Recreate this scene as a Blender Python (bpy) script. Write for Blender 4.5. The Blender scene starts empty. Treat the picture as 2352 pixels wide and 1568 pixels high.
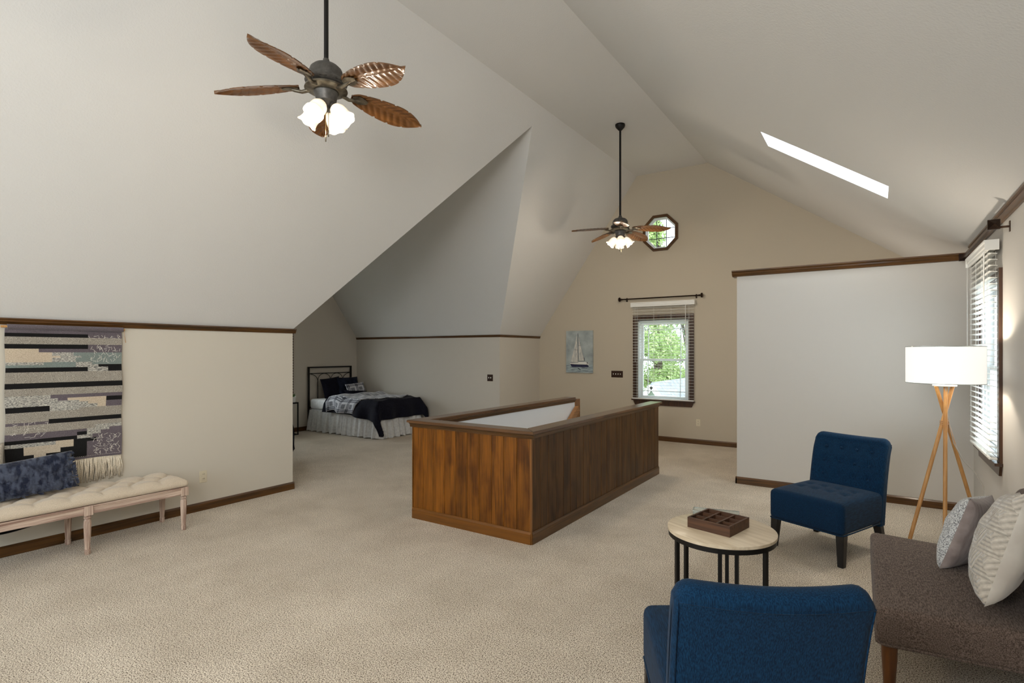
import bpy, bmesh, math, random
from mathutils import Vector, Matrix, noise
random.seed(7)
sc = bpy.context.scene
C = bpy.context.collection
PI = math.pi
R = math.radians

# ------------------------------------------------------------------ camera, world, light, exposure
cam_d = bpy.data.cameras.new('camera'); cam = bpy.data.objects.new('camera', cam_d); C.objects.link(cam)
cam.location = (0, 0, 1.55); cam.rotation_euler = (R(90), 0, R(32.88))
cam_d.sensor_width = 36; cam_d.lens = 18.94
cam_d.shift_x = -0.01525; cam_d.shift_y = 0.00987
cam_d.clip_start = 0.05; cam_d.clip_end = 200
sc.camera = cam
sc.view_settings.view_transform = 'Standard'; sc.view_settings.look = 'None'
sc.view_settings.gamma = 1; sc.view_settings.use_curve_mapping = False
sc.view_settings.exposure = 0.0
world = bpy.data.worlds.new('sky'); sc.world = world; world.use_nodes = True
wn = world.node_tree.nodes; wl = world.node_tree.links
bg = wn['Background']; bg.inputs['Color'].default_value = (0.80, 0.90, 1.0, 1); bg.inputs['Strength'].default_value = 4.5

def area(name, loc, rot, sx, sy, power, col=(1, 1, 1)):
    l = bpy.data.lights.new(name, 'AREA'); l.shape = 'RECTANGLE'; l.size = sx; l.size_y = sy
    l.energy = power; l.color = col
    o = bpy.data.objects.new(name, l); o.location = loc; o.rotation_euler = rot; C.objects.link(o); return o
def point(name, loc, power, col, rad=0.03):
    l = bpy.data.lights.new(name, 'POINT'); l.energy = power; l.color = col; l.shadow_soft_size = rad
    o = bpy.data.objects.new(name, l); o.location = loc; C.objects.link(o); return o
DAY = (0.93, 0.97, 1.0)
WARM = (1.0, 0.86, 0.68)
# added fill light behind the camera; daylight through right window, dormer window, skylight
area('front_fill', (-2.4, -2.36, 1.75), (R(90), 0, R(180)), 4.2, 2.3, 340, (0.97, 0.985, 1.0))
# added fill light without a fixture, high behind the camera
area('high_fill', (-0.7, -1.0, 2.35), (R(112), 0, R(38)), 1.0, 1.0, 75, (1.0, .985, .96))
# warm fill added behind the partition, no lamp is known there
point('nook_fill', (-0.2, 8.1, 1.7), 16, (1, .9, .78), .12)
area('right_window_daylight', (1.5, 5.9, 1.6), (R(90), 0, R(90)), 1.3, 1.5, 26, DAY)
area('dormer_window_daylight', (-9.62, 5.72, 1.35), (R(90), 0, R(-90)), 0.9, 1.4, 34, DAY)
area('skylight_daylight', (-0.22, 6.05, 4.05), (0, R(-34.2), 0), 1.2, 0.45, 30, DAY)

# ------------------------------------------------------------------ helpers
W = {}
def wm(o): return W.get(o.name, Matrix.Identity(4)) if o else Matrix.Identity(4)
def obj(name, bm, mat, parent=None, smooth=False, sharp=None):
    me = bpy.data.meshes.new(name)
    bmesh.ops.recalc_face_normals(bm, faces=bm.faces[:]) if not bm.faces.layers.int.get('keep') else None
    if parent: bm.transform(wm(parent).inverted())
    bm.to_mesh(me); bm.free()
    mats = mat if isinstance(mat, (list, tuple)) else [mat]
    for m in mats: me.materials.append(m)
    if smooth:
        for p in me.polygons: p.use_smooth = True
        if sharp: me.set_sharp_from_angle(angle=R(sharp))
    o = bpy.data.objects.new(name, me); C.objects.link(o)
    if parent: o.parent = parent
    W[o.name] = wm(parent).copy()
    return o
def tag(o, label=None, cat=None, group=None, kind=None):
    if label: o['label'] = label
    if cat: o['category'] = cat
    if group: o['group'] = group
    if kind: o['kind'] = kind
    return o
def thing(name, label, cat, loc=(0, 0, 0), rz=0, group=None, kind=None):
    o = bpy.data.objects.new(name, None); C.objects.link(o); o.empty_display_size = 0.05
    o.location = loc; o.rotation_euler = (0, 0, rz)
    W[o.name] = Matrix.Translation(loc) @ Matrix.Rotation(rz, 4, 'Z')
    return tag(o, label, cat, group, kind)
def struct(name, bm, mat, **k):
    return tag(obj(name, bm, mat, **k), kind='structure')
def move(o, loc, rz=None):
    o.location = loc
    if rz is not None: o.rotation_euler = (0, 0, rz)
    return o
def dup(o, parent=None, label=None, group=None):
    c = o.copy(); C.objects.link(c)
    if parent: c.parent = parent
    if label: c['label'] = label
    if group: c['group'] = group
    for ch in list(o.children): dup(ch, c)
    return c
def addm(bm, b2):
    me = bpy.data.meshes.new('t'); b2.to_mesh(me); bm.from_mesh(me); bpy.data.meshes.remove(me); b2.free()
def box(bm, x0, x1, y0, y1, z0, z1, bev=0, seg=1):
    b = bmesh.new()
    bmesh.ops.create_cube(b, size=1, matrix=Matrix.Translation(((x0+x1)/2, (y0+y1)/2, (z0+z1)/2)) @ Matrix.Diagonal((abs(x1-x0), abs(y1-y0), abs(z1-z0), 1)))
    if bev: bmesh.ops.bevel(b, geom=b.edges[:], offset=bev, segments=seg, affect='EDGES', profile=0.5)
    addm(bm, b); return bm
def B(*a, **k): return box(bmesh.new(), *a, **k)
def tube(bm, pts, r, n=8, cap=True):
    pts = [Vector(p) for p in pts]; rs = r if isinstance(r, (list, tuple)) else [r]*len(pts)
    rings = []
    up = None
    for i, p in enumerate(pts):
        d = (pts[min(i+1, len(pts)-1)] - pts[max(i-1, 0)]).normalized()
        if up is None: up = Vector((0, 0, 1)) if abs(d.z) < .9 else Vector((1, 0, 0))
        s = d.cross(up).normalized(); t = s.cross(d).normalized(); up = t
        rings.append([bm.verts.new(p + (s*math.cos(2*PI*k/n) + t*math.sin(2*PI*k/n))*rs[i]) for k in range(n)])
    for a, b in zip(rings, rings[1:]):
        for k in range(n): bm.faces.new((a[k], a[(k+1) % n], b[(k+1) % n], b[k]))
    if cap:
        bm.faces.new(rings[0][::-1]); bm.faces.new(rings[-1])
    return bm
def bar(bm, a, b, w, h=None):           # rectangular bar between two points
    a = Vector(a); b = Vector(b); h = h or w; d = (b-a).normalized()
    up = Vector((0, 0, 1)) if abs(d.z) < .95 else Vector((1, 0, 0))
    s = d.cross(up).normalized()*w/2; t = s.cross(d).normalized()*h/2
    v = [bm.verts.new(p+q) for p in (a, b) for q in (s+t, s-t, -s-t, -s+t)]
    for f in ((0, 1, 2, 3), (7, 6, 5, 4), (0, 4, 5, 1), (1, 5, 6, 2), (2, 6, 7, 3), (3, 7, 4, 0)): bm.faces.new([v[i] for i in f])
    return bm
def lathe(bm, prof, n=24, c=(0, 0, 0), M=None):
    M = M or Matrix.Identity(4); c = Vector(c); rings = []
    for r, z in prof:
        if r < 1e-5: rings.append([bm.verts.new(M @ Vector((0, 0, z)) + c)])
        else: rings.append([bm.verts.new(M @ Vector((r*math.cos(2*PI*k/n), r*math.sin(2*PI*k/n), z)) + c) for k in range(n)])
    for a, b in zip(rings, rings[1:]):
        for k in range(n):
            if len(a) == 1 and len(b) == 1: continue
            if len(a) == 1: bm.faces.new((a[0], b[k], b[(k+1) % n]))
            elif len(b) == 1: bm.faces.new((a[k], b[0], a[(k+1) % n]))
            else: bm.faces.new((a[k], b[k], b[(k+1) % n], a[(k+1) % n]))
    if len(rings[0]) > 1: bm.faces.new(rings[0])
    if len(rings[-1]) > 1: bm.faces.new(rings[-1][::-1])
    return bm
def poly(bm, *pts):
    bm.faces.new([bm.verts.new(p) for p in pts]); return bm
def prof_x(bm, prof, a, b, ax):
    """extrude a closed 2-D profile between coordinates a and b along axis ax ('x','y'); profile = (across, z)"""
    f = (lambda s, p: (s, p[0], p[1])) if ax == 'x' else (lambda s, p: (p[0], s, p[1]))
    A = [bm.verts.new(f(a, p)) for p in prof]; Bv = [bm.verts.new(f(b, p)) for p in prof]
    n = len(prof)
    for k in range(n): bm.faces.new((A[k], A[(k+1) % n], Bv[(k+1) % n], Bv[k]))
    bm.faces.new(A[::-1]); bm.faces.new(Bv); return bm
def grid(fn, nu, nv, closed=False):
    bm = bmesh.new(); vs = [[bm.verts.new(fn(i/nu, j/nv)) for j in range(nv+1)] for i in range(nu+1)]
    uv = bm.loops.layers.uv.new('UVMap')
    for i in range(nu):
        for j in range(nv):
            f = bm.faces.new((vs[i][j], vs[i+1][j], vs[i+1][j+1], vs[i][j+1]))
            for l, (a, b) in zip(f.loops, ((i, j), (i+1, j), (i+1, j+1), (i, j+1))): l[uv].uv = (a/nu, b/nv)
    return bm
def thicken(bm, t):
    bm.normal_update()
    bmesh.ops.solidify(bm, geom=bm.faces[:], thickness=t); return bm
def wall_hole(bm, P, holes):
    """P(u,v)->3d; rectangle list; holes=[(u0,u1,v0,v1)] cut from rect (U0,U1,V0,V1) given first"""
    (U0, U1, V0, V1), hs = holes[0], holes[1:]
    us = sorted({U0, U1, *[h[0] for h in hs], *[h[1] for h in hs]}); vs = sorted({V0, V1, *[h[2] for h in hs], *[h[3] for h in hs]})
    for a, b in zip(us, us[1:]):
        for c, d in zip(vs, vs[1:]):
            if any(h[0] <= (a+b)/2 <= h[1] and h[2] <= (c+d)/2 <= h[3] for h in hs): continue
            poly(bm, P(a, c), P(b, c), P(b, d), P(a, d))
    bmesh.ops.remove_doubles(bm, verts=bm.verts[:], dist=1e-5)
    return bm

# ------------------------------------------------------------------ materials
def lin(c):
    return tuple((x/255/12.92 if x/255 <= .04045 else ((x/255+.055)/1.055)**2.4) for x in c) + (1,)
def mat(name, col, rough=0.6, metal=0, spec=0.4, col2=None, scale=20, stretch=(1, 1, 1), bump=0, bscale=None, bdist=0.003, fac=(0.35, 0.65), detail=3, emis=None, estr=0, sheen=0, coat=0, coord='Object', rnd=0, distort=0):
    m = bpy.data.materials.new(name); m.use_nodes = True
    N = m.node_tree.nodes; L = m.node_tree.links; p = N['Principled BSDF']
    p.inputs['Roughness'].default_value = rough; p.inputs['Metallic'].default_value = metal
    p.inputs['Specular IOR Level'].default_value = spec
    p.inputs['Base Color'].default_value = lin(col)
    if sheen: p.inputs['Sheen Weight'].default_value = sheen
    if coat: p.inputs['Coat Weight'].default_value = coat; p.inputs['Coat Roughness'].default_value = .15
    if emis: p.inputs['Emission Color'].default_value = lin(emis); p.inputs['Emission Strength'].default_value = estr
    if col2 or bump:
        tc = N.new('ShaderNodeTexCoord'); mp = N.new('ShaderNodeMapping'); mp.inputs['Scale'].default_value = stretch
        L.new(tc.outputs[coord], mp.inputs['Vector'])
        if rnd:
            oi = N.new('ShaderNodeObjectInfo'); vm = N.new('ShaderNodeVectorMath'); vm.operation = 'SCALE'
            vm.inputs[0].default_value = (13.1, 7.7, 5.3); L.new(oi.outputs['Random'], vm.inputs['Scale']); L.new(vm.outputs[0], mp.inputs['Location'])
    if col2:
        nz = N.new('ShaderNodeTexNoise'); nz.inputs['Scale'].default_value = scale; nz.inputs['Detail'].default_value = detail; nz.inputs['Distortion'].default_value = distort
        L.new(mp.outputs[0], nz.inputs['Vector'])
        cr = N.new('ShaderNodeValToRGB'); cr.color_ramp.elements[0].position = fac[0]; cr.color_ramp.elements[1].position = fac[1]
        cr.color_ramp.elements[0].color = lin(col2); cr.color_ramp.elements[1].color = lin(col)
        L.new(nz.outputs['Fac'], cr.inputs[0])
        out = cr.outputs[0]
        if rnd:
            hs = N.new('ShaderNodeHueSaturation'); mr = N.new('ShaderNodeMapRange')
            mr.inputs['To Min'].default_value = 1-rnd; mr.inputs['To Max'].default_value = 1+rnd
            L.new(oi.outputs['Random'], mr.inputs['Value']); L.new(mr.outputs[0], hs.inputs['Value']); L.new(out, hs.inputs['Color']); out = hs.outputs[0]
        L.new(out, p.inputs['Base Color'])
    if bump:
        nb = N.new('ShaderNodeTexNoise'); nb.inputs['Scale'].default_value = bscale or scale; nb.inputs['Detail'].default_value = 2
        L.new(mp.outputs[0], nb.inputs['Vector'])
        bp = N.new('ShaderNodeBump'); bp.inputs['Strength'].default_value = bump; bp.inputs['Distance'].default_value = bdist
        L.new(nb.outputs['Fac'], bp.inputs['Height']); L.new(bp.outputs[0], p.inputs['Normal'])
    return m
M = {}
M['wall'] = mat('wall_paint', (206, 199, 185), .85, spec=.2, bump=.15, bscale=160, bdist=.001)
M['wallb'] = mat('wall_paint_beige', (190, 179, 160), .85, spec=.2, bump=.15, bscale=160, bdist=.001)
M['wallp'] = mat('partition_paint', (200, 195, 187), .85, spec=.2, bump=.15, bscale=160, bdist=.001)
M['walld'] = mat('dormer_wall_paint', (198, 191, 179), .85, spec=.2, bump=.15, bscale=160, bdist=.001)
M['ceil'] = mat('ceiling_texture', (214, 212, 208), .9, spec=.2, bump=.38, bscale=75, bdist=.004)
M['white'] = mat('white_paint', (232, 231, 227), .5)
M['vinyl'] = mat('white_vinyl', (225, 228, 228), .35)
M['slat'] = mat('blind_white', (232, 231, 225), .45)
M['plastic_w'] = mat('outlet_plastic', (214, 204, 180), .4)
M['dark'] = mat('dark_hole', (25, 18, 12), .6)
M['plate'] = mat('brown_plate', (48, 26, 12), .35)
def wood(name, c1, c2, ax='z', rough=.35, scale=14, rnd=0, coat=.2, distort=1.2, st=18, fac=(.3, .7)):
    s = {'x': (1, st, st), 'y': (st, 1, st), 'z': (st, st, 1)}[ax]
    return mat(name, c1, rough, col2=c2, scale=scale/8, stretch=s, detail=6, distort=distort, bump=.15, bscale=scale/3, bdist=.001, rnd=rnd, coat=coat, fac=fac)
M['trim_x'] = wood('stained_trim_x', (98, 63, 25), (56, 36, 13), 'x', st=20)
M['trim_y'] = wood('stained_trim_y', (98, 63, 25), (56, 36, 13), 'y', st=20)
M['trim_z'] = wood('stained_trim_z', (82, 50, 26), (44, 26, 14), 'z', st=20)
M['cap_x'] = wood('cap_wood_x', (112, 78, 48), (66, 42, 24), 'x', rough=.28, coat=.4)
M['cap_y'] = wood('cap_wood_y', (112, 78, 48), (66, 42, 24), 'y', rough=.28, coat=.4)

def carpet():
    m = bpy.data.materials.new('carpet'); m.use_nodes = True
    N = m.node_tree.nodes; L = m.node_tree.links; p = N['Principled BSDF']
    p.inputs['Roughness'].default_value = 1; p.inputs['Specular IOR Level'].default_value = .05; p.inputs['Sheen Weight'].default_value = .15
    tc = N.new('ShaderNodeTexCoord')
    n1 = N.new('ShaderNodeTexNoise'); n1.inputs['Scale'].default_value = 160; n1.inputs['Detail'].default_value = 4; n1.inputs['Roughness'].default_value = .7
    n1.inputs['Distortion'].default_value = .15
    L.new(tc.outputs['Object'], n1.inputs['Vector'])
    cr = N.new('ShaderNodeValToRGB'); e = cr.color_ramp.elements
    e[0].position = .425; e[0].color = lin((88, 72, 54)); e[1].position = .55; e[1].color = lin((240, 230, 214))
    e2 = e.new(.475); e2.color = lin((194, 179, 159))
    L.new(n1.outputs['Fac'], cr.inputs[0])
    n2 = N.new('ShaderNodeTexNoise'); n2.inputs['Scale'].default_value = 1.6; n2.inputs['Detail'].default_value = 5; n2.inputs['Roughness'].default_value = .65
    L.new(tc.outputs['Object'], n2.inputs['Vector'])
    c2 = N.new('ShaderNodeValToRGB'); f = c2.color_ramp.elements; f[0].position = .3; f[0].color = (.80, .77, .72, 1); f[1].position = .7; f[1].color = (1.08, 1.07, 1.05, 1)
    L.new(n2.outputs['Fac'], c2.inputs[0])
    mx = N.new('ShaderNodeMix'); mx.data_type = 'RGBA'; mx.blend_type = 'MULTIPLY'; mx.inputs['Factor'].default_value = 1
    L.new(cr.outputs[0], mx.inputs['A']); L.new(c2.outputs[0], mx.inputs['B'])
    L.new(mx.outputs['Result'], p.inputs['Base Color'])
    bp = N.new('ShaderNodeBump'); bp.inputs['Strength'].default_value = .6; bp.inputs['Distance'].default_value = .007
    L.new(n1.outputs['Fac'], bp.inputs['Height']); L.new(bp.outputs[0], p.inputs['Normal'])
    return m
M['carpet'] = carpet()

# ------------------------------------------------------------------ room shell
K, KZ, KE = -5.53, 1.80, 3.6685           # left knee wall
Q, QZ = -5.62, 1.846                       # far knee wall
U, RX, TZ = -3.586, -2.343, 4.68           # flat ceiling strip
WR, WZ = 0.79, 2.546                       # right wall
Y0, YB, YP, YD = -2.5, 9.1375, 6.67, 7.777
XD = -9.43
A = (-3.7281, 5.8828, 4.472)
SX0, SX1, SY0, SY1 = -3.634, -2.32, 3.645, 6.65
hx0, hx1, hy0, hy1 = SX0+.115, SX1-.115, SY0+.115, SY1+.02
bm = bmesh.new()
wall_hole(bm, lambda u, v: (u, v, 0), [(XD, WR, Y0, YB), (hx0, hx1, hy0, hy1), ])
fl = struct('floor', bm, M['carpet'])
# stairwell walls below the floor
bm = bmesh.new()
for a, b in (((hx0, hy0), (hx1, hy0)), ((hx1, hy0), (hx1, hy1)), ((hx1, hy1), (hx0, hy1)), ((hx0, hy1), (hx0, hy0))):
    poly(bm, (a[0], a[1], 0), (b[0], b[1], 0), (b[0], b[1], -2.75), (a[0], a[1], -2.75))
poly(bm, (hx0, hy0, -2.75), (hx1, hy0, -2.75), (hx1, hy1, -2.75), (hx0, hy1, -2.75))
struct('wall_stairwell', bm, M['white'])
# left knee wall + the return into the dormer
bm = bmesh.new(); poly(bm, (K, Y0, 0), (K, KE, 0), (K, KE, KZ), (K, Y0, KZ)); poly(bm, (K, KE, 0), (XD, KE, 0), (XD, KE, KZ), (K, KE, KZ))
struct('wall_left', bm, M['wall'])
bm = bmesh.new(); poly(bm, (XD, YD, 0), (Q, YD, 0), (Q, YD, QZ), (XD, YD, QZ)); poly(bm, (Q, YD, 0), (Q, YB, 0), (Q, YB, QZ), (Q, YD, QZ))
struct('wall_dormer_side', bm, M['walld'])
DW = (5.25, 6.18, .60, 2.05)   # dormer window hole y,z
bm = bmesh.new()
wall_hole(bm, lambda u, v: (XD, u, v), [(KE, YD, 0, KZ), (DW[0], DW[1], DW[2], KZ)])
# upper gable with the rest of the window opening
ya = KE; yb = YD
poly(bm, (XD, ya, KZ), (XD, DW[0], KZ), (XD, DW[0], DW[3]), (XD, DW[0], 3.9), (XD, 5.88, A[2]))
poly(bm, (XD, DW[1], KZ), (XD, yb, KZ), (XD, yb, QZ), (XD, 5.88, A[2]), (XD, DW[1], 3.9), (XD, DW[1], DW[3]))
poly(bm, (XD, DW[0], DW[3]), (XD, DW[1], DW[3]), (XD, DW[1], 3.9), (XD, 5.88, A[2]), (XD, DW[0], 3.9))
struct('wall_dormer_gable', bm, M['walld'])
# back wall (octagon + window)
BW = (-3.56, -2.66, .71, 2.10)
OC = (-3.15, 3.615, .265)       # octagon centre x, z, apothem
ow = OC[2]
bm = bmesh.new()
P = lambda x, z: (x, YB, z)
wall_hole(bm, lambda u, v: (u, YB, v), [(U, RX, 0, 3.2), (U, RX, 0, 0)][:1] + [(BW[0], BW[1], BW[2], BW[3])])
poly(bm, P(Q, 0), P(U, 0), P(U, TZ), P(Q, QZ))
poly(bm, P(RX, 0), P(WR, 0), P(WR, WZ), P(RX, TZ))
t = ow*math.tan(R(22.5)); cx, cz = OC[0], OC[1]
octp = [(cx-t, cz-ow), (cx+t, cz-ow), (cx+ow, cz-t), (cx+ow, cz+t), (cx+t, cz+ow), (cx-t, cz+ow), (cx-ow, cz+t), (cx-ow, cz-t)]
o = octp
poly(bm, P(U, 3.2), P(RX, 3.2), P(RX, o[1][1]), P(*o[1]), P(*o[0]), P(U, o[0][1]))
poly(bm, P(RX, o[1][1]), P(RX, o[4][1]), P(*o[4]), P(*o[3]), P(*o[2]), P(*o[1]))
poly(bm, P(RX, o[4][1]), P(RX, TZ), P(U, TZ), P(U, o[5][1]), P(*o[5]), P(*o[4]))
poly(bm, P(U, o[5][1]), P(U, o[0][1]), P(*o[0]), P(*o[7]), P(*o[6]), P(*o[5]))
bmesh.ops.remove_doubles(bm, verts=bm.verts[:], dist=1e-5)
struct('wall_back', bm, M['wallb'])
# right wall with window
RW = (5.34, 6.20, .72, 2.10)
bm = bmesh.new()
wall_hole(bm, lambda u, v: (WR, u, v), [(Y0, YB, 0, WZ), RW])
struct('wall_right', bm, M['wallp'])
# front wall (behind the camera) with an opening for the added window
bm = bmesh.new(); FW = (-4.3, -.5, .7, 2.8)
wall_hole(bm, lambda u, v: (u, Y0, v), [(K, WR, 0, KZ), (FW[0], FW[1], .7, KZ)])
F = lambda x, z: (x, Y0, z)
fl_z = lambda x: KZ+(x-K)/(U-K)*(TZ-KZ)
poly(bm, F(K, KZ), F(FW[0], KZ), F(FW[0], 2.8), F(FW[0], fl_z(FW[0])))
poly(bm, F(FW[0], 2.8), F(FW[1], 2.8), F(FW[1], TZ-(FW[1]-RX)*.68), F(RX, TZ), F(U, TZ), F(FW[0], fl_z(FW[0])))
poly(bm, F(FW[1], KZ), F(WR, KZ), F(WR, WZ), F(FW[1], TZ-(FW[1]-RX)*.68))
struct('wall_front', bm, M['wall'])
# partition
PX = -1.3749
bm = B(PX, WR, YP, YP+.12, 0, 2.44); struct('wall_partition', bm, M['wallp'])
# ceiling
sk = (TZ-WZ)/(WR-RX)
zs = lambda x: TZ-(x-RX)*sk
SK = (-.965, .095, 5.77, 6.22)
bm = bmesh.new()
poly(bm, (K, Y0, KZ), (K, KE, KZ), A, (U, A[1], TZ), (U, Y0, TZ))
poly(bm, A, (Q, YD, QZ), (U, YB, TZ), (U, A[1], TZ)); poly(bm, (Q, YD, QZ), (Q, YB, QZ), (U, YB, TZ))
poly(bm, (U, Y0, TZ), (RX, Y0, TZ), (RX, YB, TZ), (U, YB, TZ))
wall_hole(bm, lambda u, v: (u, v, zs(u)), [(RX, WR, Y0, YB), SK])
poly(bm, (K, KE, KZ), (XD, KE, KZ), (XD, 5.88, A[2]), A); poly(bm, (XD, YD, QZ), (Q, YD, QZ), A, (XD, 5.88, A[2]))
bmesh.ops.remove_doubles(bm, verts=bm.verts[:], dist=1e-5)
struct('ceiling', bm, M['ceil'])
# skylight shaft, frame and pane
n = Vector((sk, 0, 1)).normalized()*.32
bm = bmesh.new()
c4 = [Vector((SK[0], SK[2], zs(SK[0]))), Vector((SK[1], SK[2], zs(SK[1]))), Vector((SK[1], SK[3], zs(SK[1]))), Vector((SK[0], SK[3], zs(SK[0])))]
for i in range(4):
    a, b = c4[i], c4[(i+1) % 4]; poly(bm, a, b, b+n, a+n)
M['shaft'] = mat('shaft_white', (245, 247, 250), .6)
wdw = thing('window_4', None, None, (-.435, 6.0, zs(-.435)), kind='structure')
obj('shaft', bm, M['shaft'], wdw)
def glassmat():
    m = bpy.data.materials.new('window_glass'); m.use_nodes = True; N = m.node_tree.nodes; L = m.node_tree.links
    N.remove(N['Principled BSDF']); tr = N.new('ShaderNodeBsdfTransparent'); gl = N.new('ShaderNodeBsdfGlossy'); gl.inputs['Roughness'].default_value = .02
    mx = N.new('ShaderNodeMixShader'); mx.inputs[0].default_value = .05
    tr.inputs[0].default_value = (.96, .98, .98, 1)
    L.new(tr.outputs[0], mx.inputs[1]); L.new(gl.outputs[0], mx.inputs[2]); L.new(mx.outputs[0], N['Material Output'].inputs[0]); return m
M['glass'] = glassmat()
bm = bmesh.new(); poly(bm, *[p+n*.98 for p in c4]); obj('pane', bm, M['glass'], wdw)

# --- trims: crown strips and baseboards
def crown(name, ax, s0, s1, base, sgn, zt, h=.052, d=.035, m=None):
    """strip on a wall: base = wall coordinate, sgn = direction into the room, zt = top"""
    b = base; g = sgn
    pr = [(b, zt), (b+g*d, zt), (b+g*d, zt-h*.22), (b+g*d*.72, zt-h*.36), (b+g*d*.80, zt-h*.5), (b+g*d*.45, zt-h*.85), (b+g*d*.35, zt-h), (b, zt-h)]
    bm = prof_x(bmesh.new(), pr, s0, s1, ax)
    return struct(name, bm, m or M['trim_'+ax])
def baseb(name, ax, s0, s1, base, sgn, h=.082, d=.014):
    pr = [(base, 0), (base+sgn*d, 0), (base+sgn*d, h*.8), (base+sgn*d*.6, h*.93), (base+sgn*d*.4, h), (base, h)]
    return struct(name, prof_x(bmesh.new(), pr, s0, s1, ax), M['trim_'+ax])
crown('trim_1', 'y', Y0, KE+.03, K, 1, KZ+.005, h=.05, d=.03)
crown('trim_2', 'x', XD, Q+.02, YD, -1, QZ+.005, h=.042, d=.02)
crown('trim_3', 'y', YD-.01, YB, Q, 1, QZ+.005, h=.042, d=.02)
bm = bmesh.new()
pp = [(YP+.16, 2.50), (YP-.05, 2.50), (YP-.05, 2.487), (YP-.036, 2.475), (YP-.04, 2.46), (YP-.015, 2.435), (YP, 2.43), (YP+.12, 2.43), (YP+.16, 2.48)]
struct('trim_4', prof_x(bmesh.new(), pp, PX-.05, WR, 'x'), M['trim_x'])
crown('trim_5', 'y', Y0, YP, WR, -1, WZ+.02, h=.065, d=.045)
baseb('baseboard_left', 'y', Y0, KE+.014, K, 1)
baseb('baseboard_dormer_gable', 'y', KE, YD, XD, 1)
baseb('baseboard_dormer_side', 'x', XD, Q, YD, -1)
baseb('baseboard_far_left', 'y', YD-.014, YB, Q, 1)
baseb('baseboard_back', 'x', Q, WR, YB, -1)
baseb('baseboard_partition', 'x', PX-.014, WR, YP, -1)
baseb('baseboard_partition_end', 'y', YP-.014, YP+.13, PX, -1)
baseb('baseboard_right', 'y', Y0, YP, WR, -1)
baseb('baseboard_dormer_near', 'x', XD, K, KE, 1)

# ------------------------------------------------------------------ windows
def window(name, org, ux, w, z0, z1, out, cas=.075, sill=True, mat_c=None, lockside=None):
    """org: xy of the left hole edge; ux unit vector along the wall; out unit vector outdoors"""
    ux = Vector(ux); out = Vector(out); o3 = Vector((org[0], org[1], 0))
    rz = math.atan2(ux.y, ux.x)
    t = thing(name, None, None, (org[0], org[1], z0), 0, kind='structure')
    Tm = Matrix((( ux.x, out.x, 0, org[0]), (ux.y, out.y, 0, org[1]), (0, 0, 1, 0), (0, 0, 0, 1)))
    def part(nm, boxes, m, par=t):
        bm = bmesh.new()
        for b in boxes: box(bm, *b)
        bm.transform(Tm); return obj(nm, bm, m, par)
    mc = mat_c or M['trim_z']
    d = .022
    part('side_casing', [(-cas, 0, -d, 0, z0, z1+cas)], mc); part('side_casing', [(w, w+cas, -d, 0, z0, z1+cas)], mc)
    part('head_casing', [(0, w, -d, 0, z1, z1+cas)], mc)
    bm = bmesh.new()
    for b in ((-cas-.02, w+cas+.02, -.05, 0, z0-.022, z0),): box(bm, *b)
    bm.transform(Tm); obj('sill', bm, mc, t)
    bm = bmesh.new(); pts = [(-cas, z0-.022), (w+cas, z0-.022), (w+cas-.035, z0-.10), (-cas+.035, z0-.10)]
    a_ = [bm.verts.new((x, -.018, z)) for x, z in pts]; b_ = [bm.verts.new((x, 0, z)) for x, z in pts]
    bm.faces.new(a_); bm.faces.new(b_[::-1])
    for k in range(4): bm.faces.new((a_[k], b_[k], b_[(k+1) % 4], a_[(k+1) % 4]))
    bm.transform(Tm); obj('apron', bm, mc, t)
    # jamb liner
    part('jamb', [(0, .012, 0, .10, z0, z1), (w-.012, w, 0, .10, z0, z1), (0, w, 0, .10, z1-.012, z1), (0, w, 0, .10, z0, z0+.012)], M['vinyl'])
    zm = (z0+z1)/2
    f = .045
    for nm, a, b, y in (('upper_sash', zm-.02, z1-.03, .075), ('lower_sash', z0+.02, zm+.02, .045)):
        s = part(nm, [(.03, .03+f, y, y+.028, a, b), (w-.03-f, w-.03, y, y+.028, a, b), (.03+f, w-.03-f, y, y+.028, b-f*.9, b), (.03+f, w-.03-f, y, y+.028, a, a+f*.9)], M['vinyl'])
        g0, g1, q0, q1 = .03+f, w-.03-f, a+f*.9, b-f*.9
        gy = y+.012; e = .085
        for bx in ((g0+e-.007, g0+e+.007, gy, gy+.008, q0, q1), (g1-e-.007, g1-e+.007, gy, gy+.008, q0, q1)):
            part('muntin', [bx], M['vinyl'], s)
        zz = q1-e if nm == 'upper_sash' else q0+e
        part('muntin', [(g0, g1, gy, gy+.008, zz-.007, zz+.007)], M['vinyl'], s)
        part('pane', [(g0, g1, gy+.003, gy+.005, q0, q1)], M['glass'], s)
    part('stile_cover', [(.012, .03, .02, .10, z0+.012, z1-.012), (w-.03, w-.012, .02, .10, z0+.012, z1-.012), (.012, w-.012, .02, .1, z1-.03, z1-.012), (.012, w-.012, .02, .1, z0+.012, z0+.03)], M['vinyl'])
    return t
window('window_1', (BW[0], YB), (1, 0, 0), BW[1]-BW[0], BW[2], BW[3], (0, 1, 0), cas=.09)
window('window_2', (WR, RW[1]), (0, -1, 0), RW[1]-RW[0], RW[2], RW[3], (1, 0, 0), cas=.075)
window('window_3', (XD, DW[0]), (0, 1, 0), DW[1]-DW[0], DW[2], DW[3], (-1, 0, 0), cas=.08)
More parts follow.
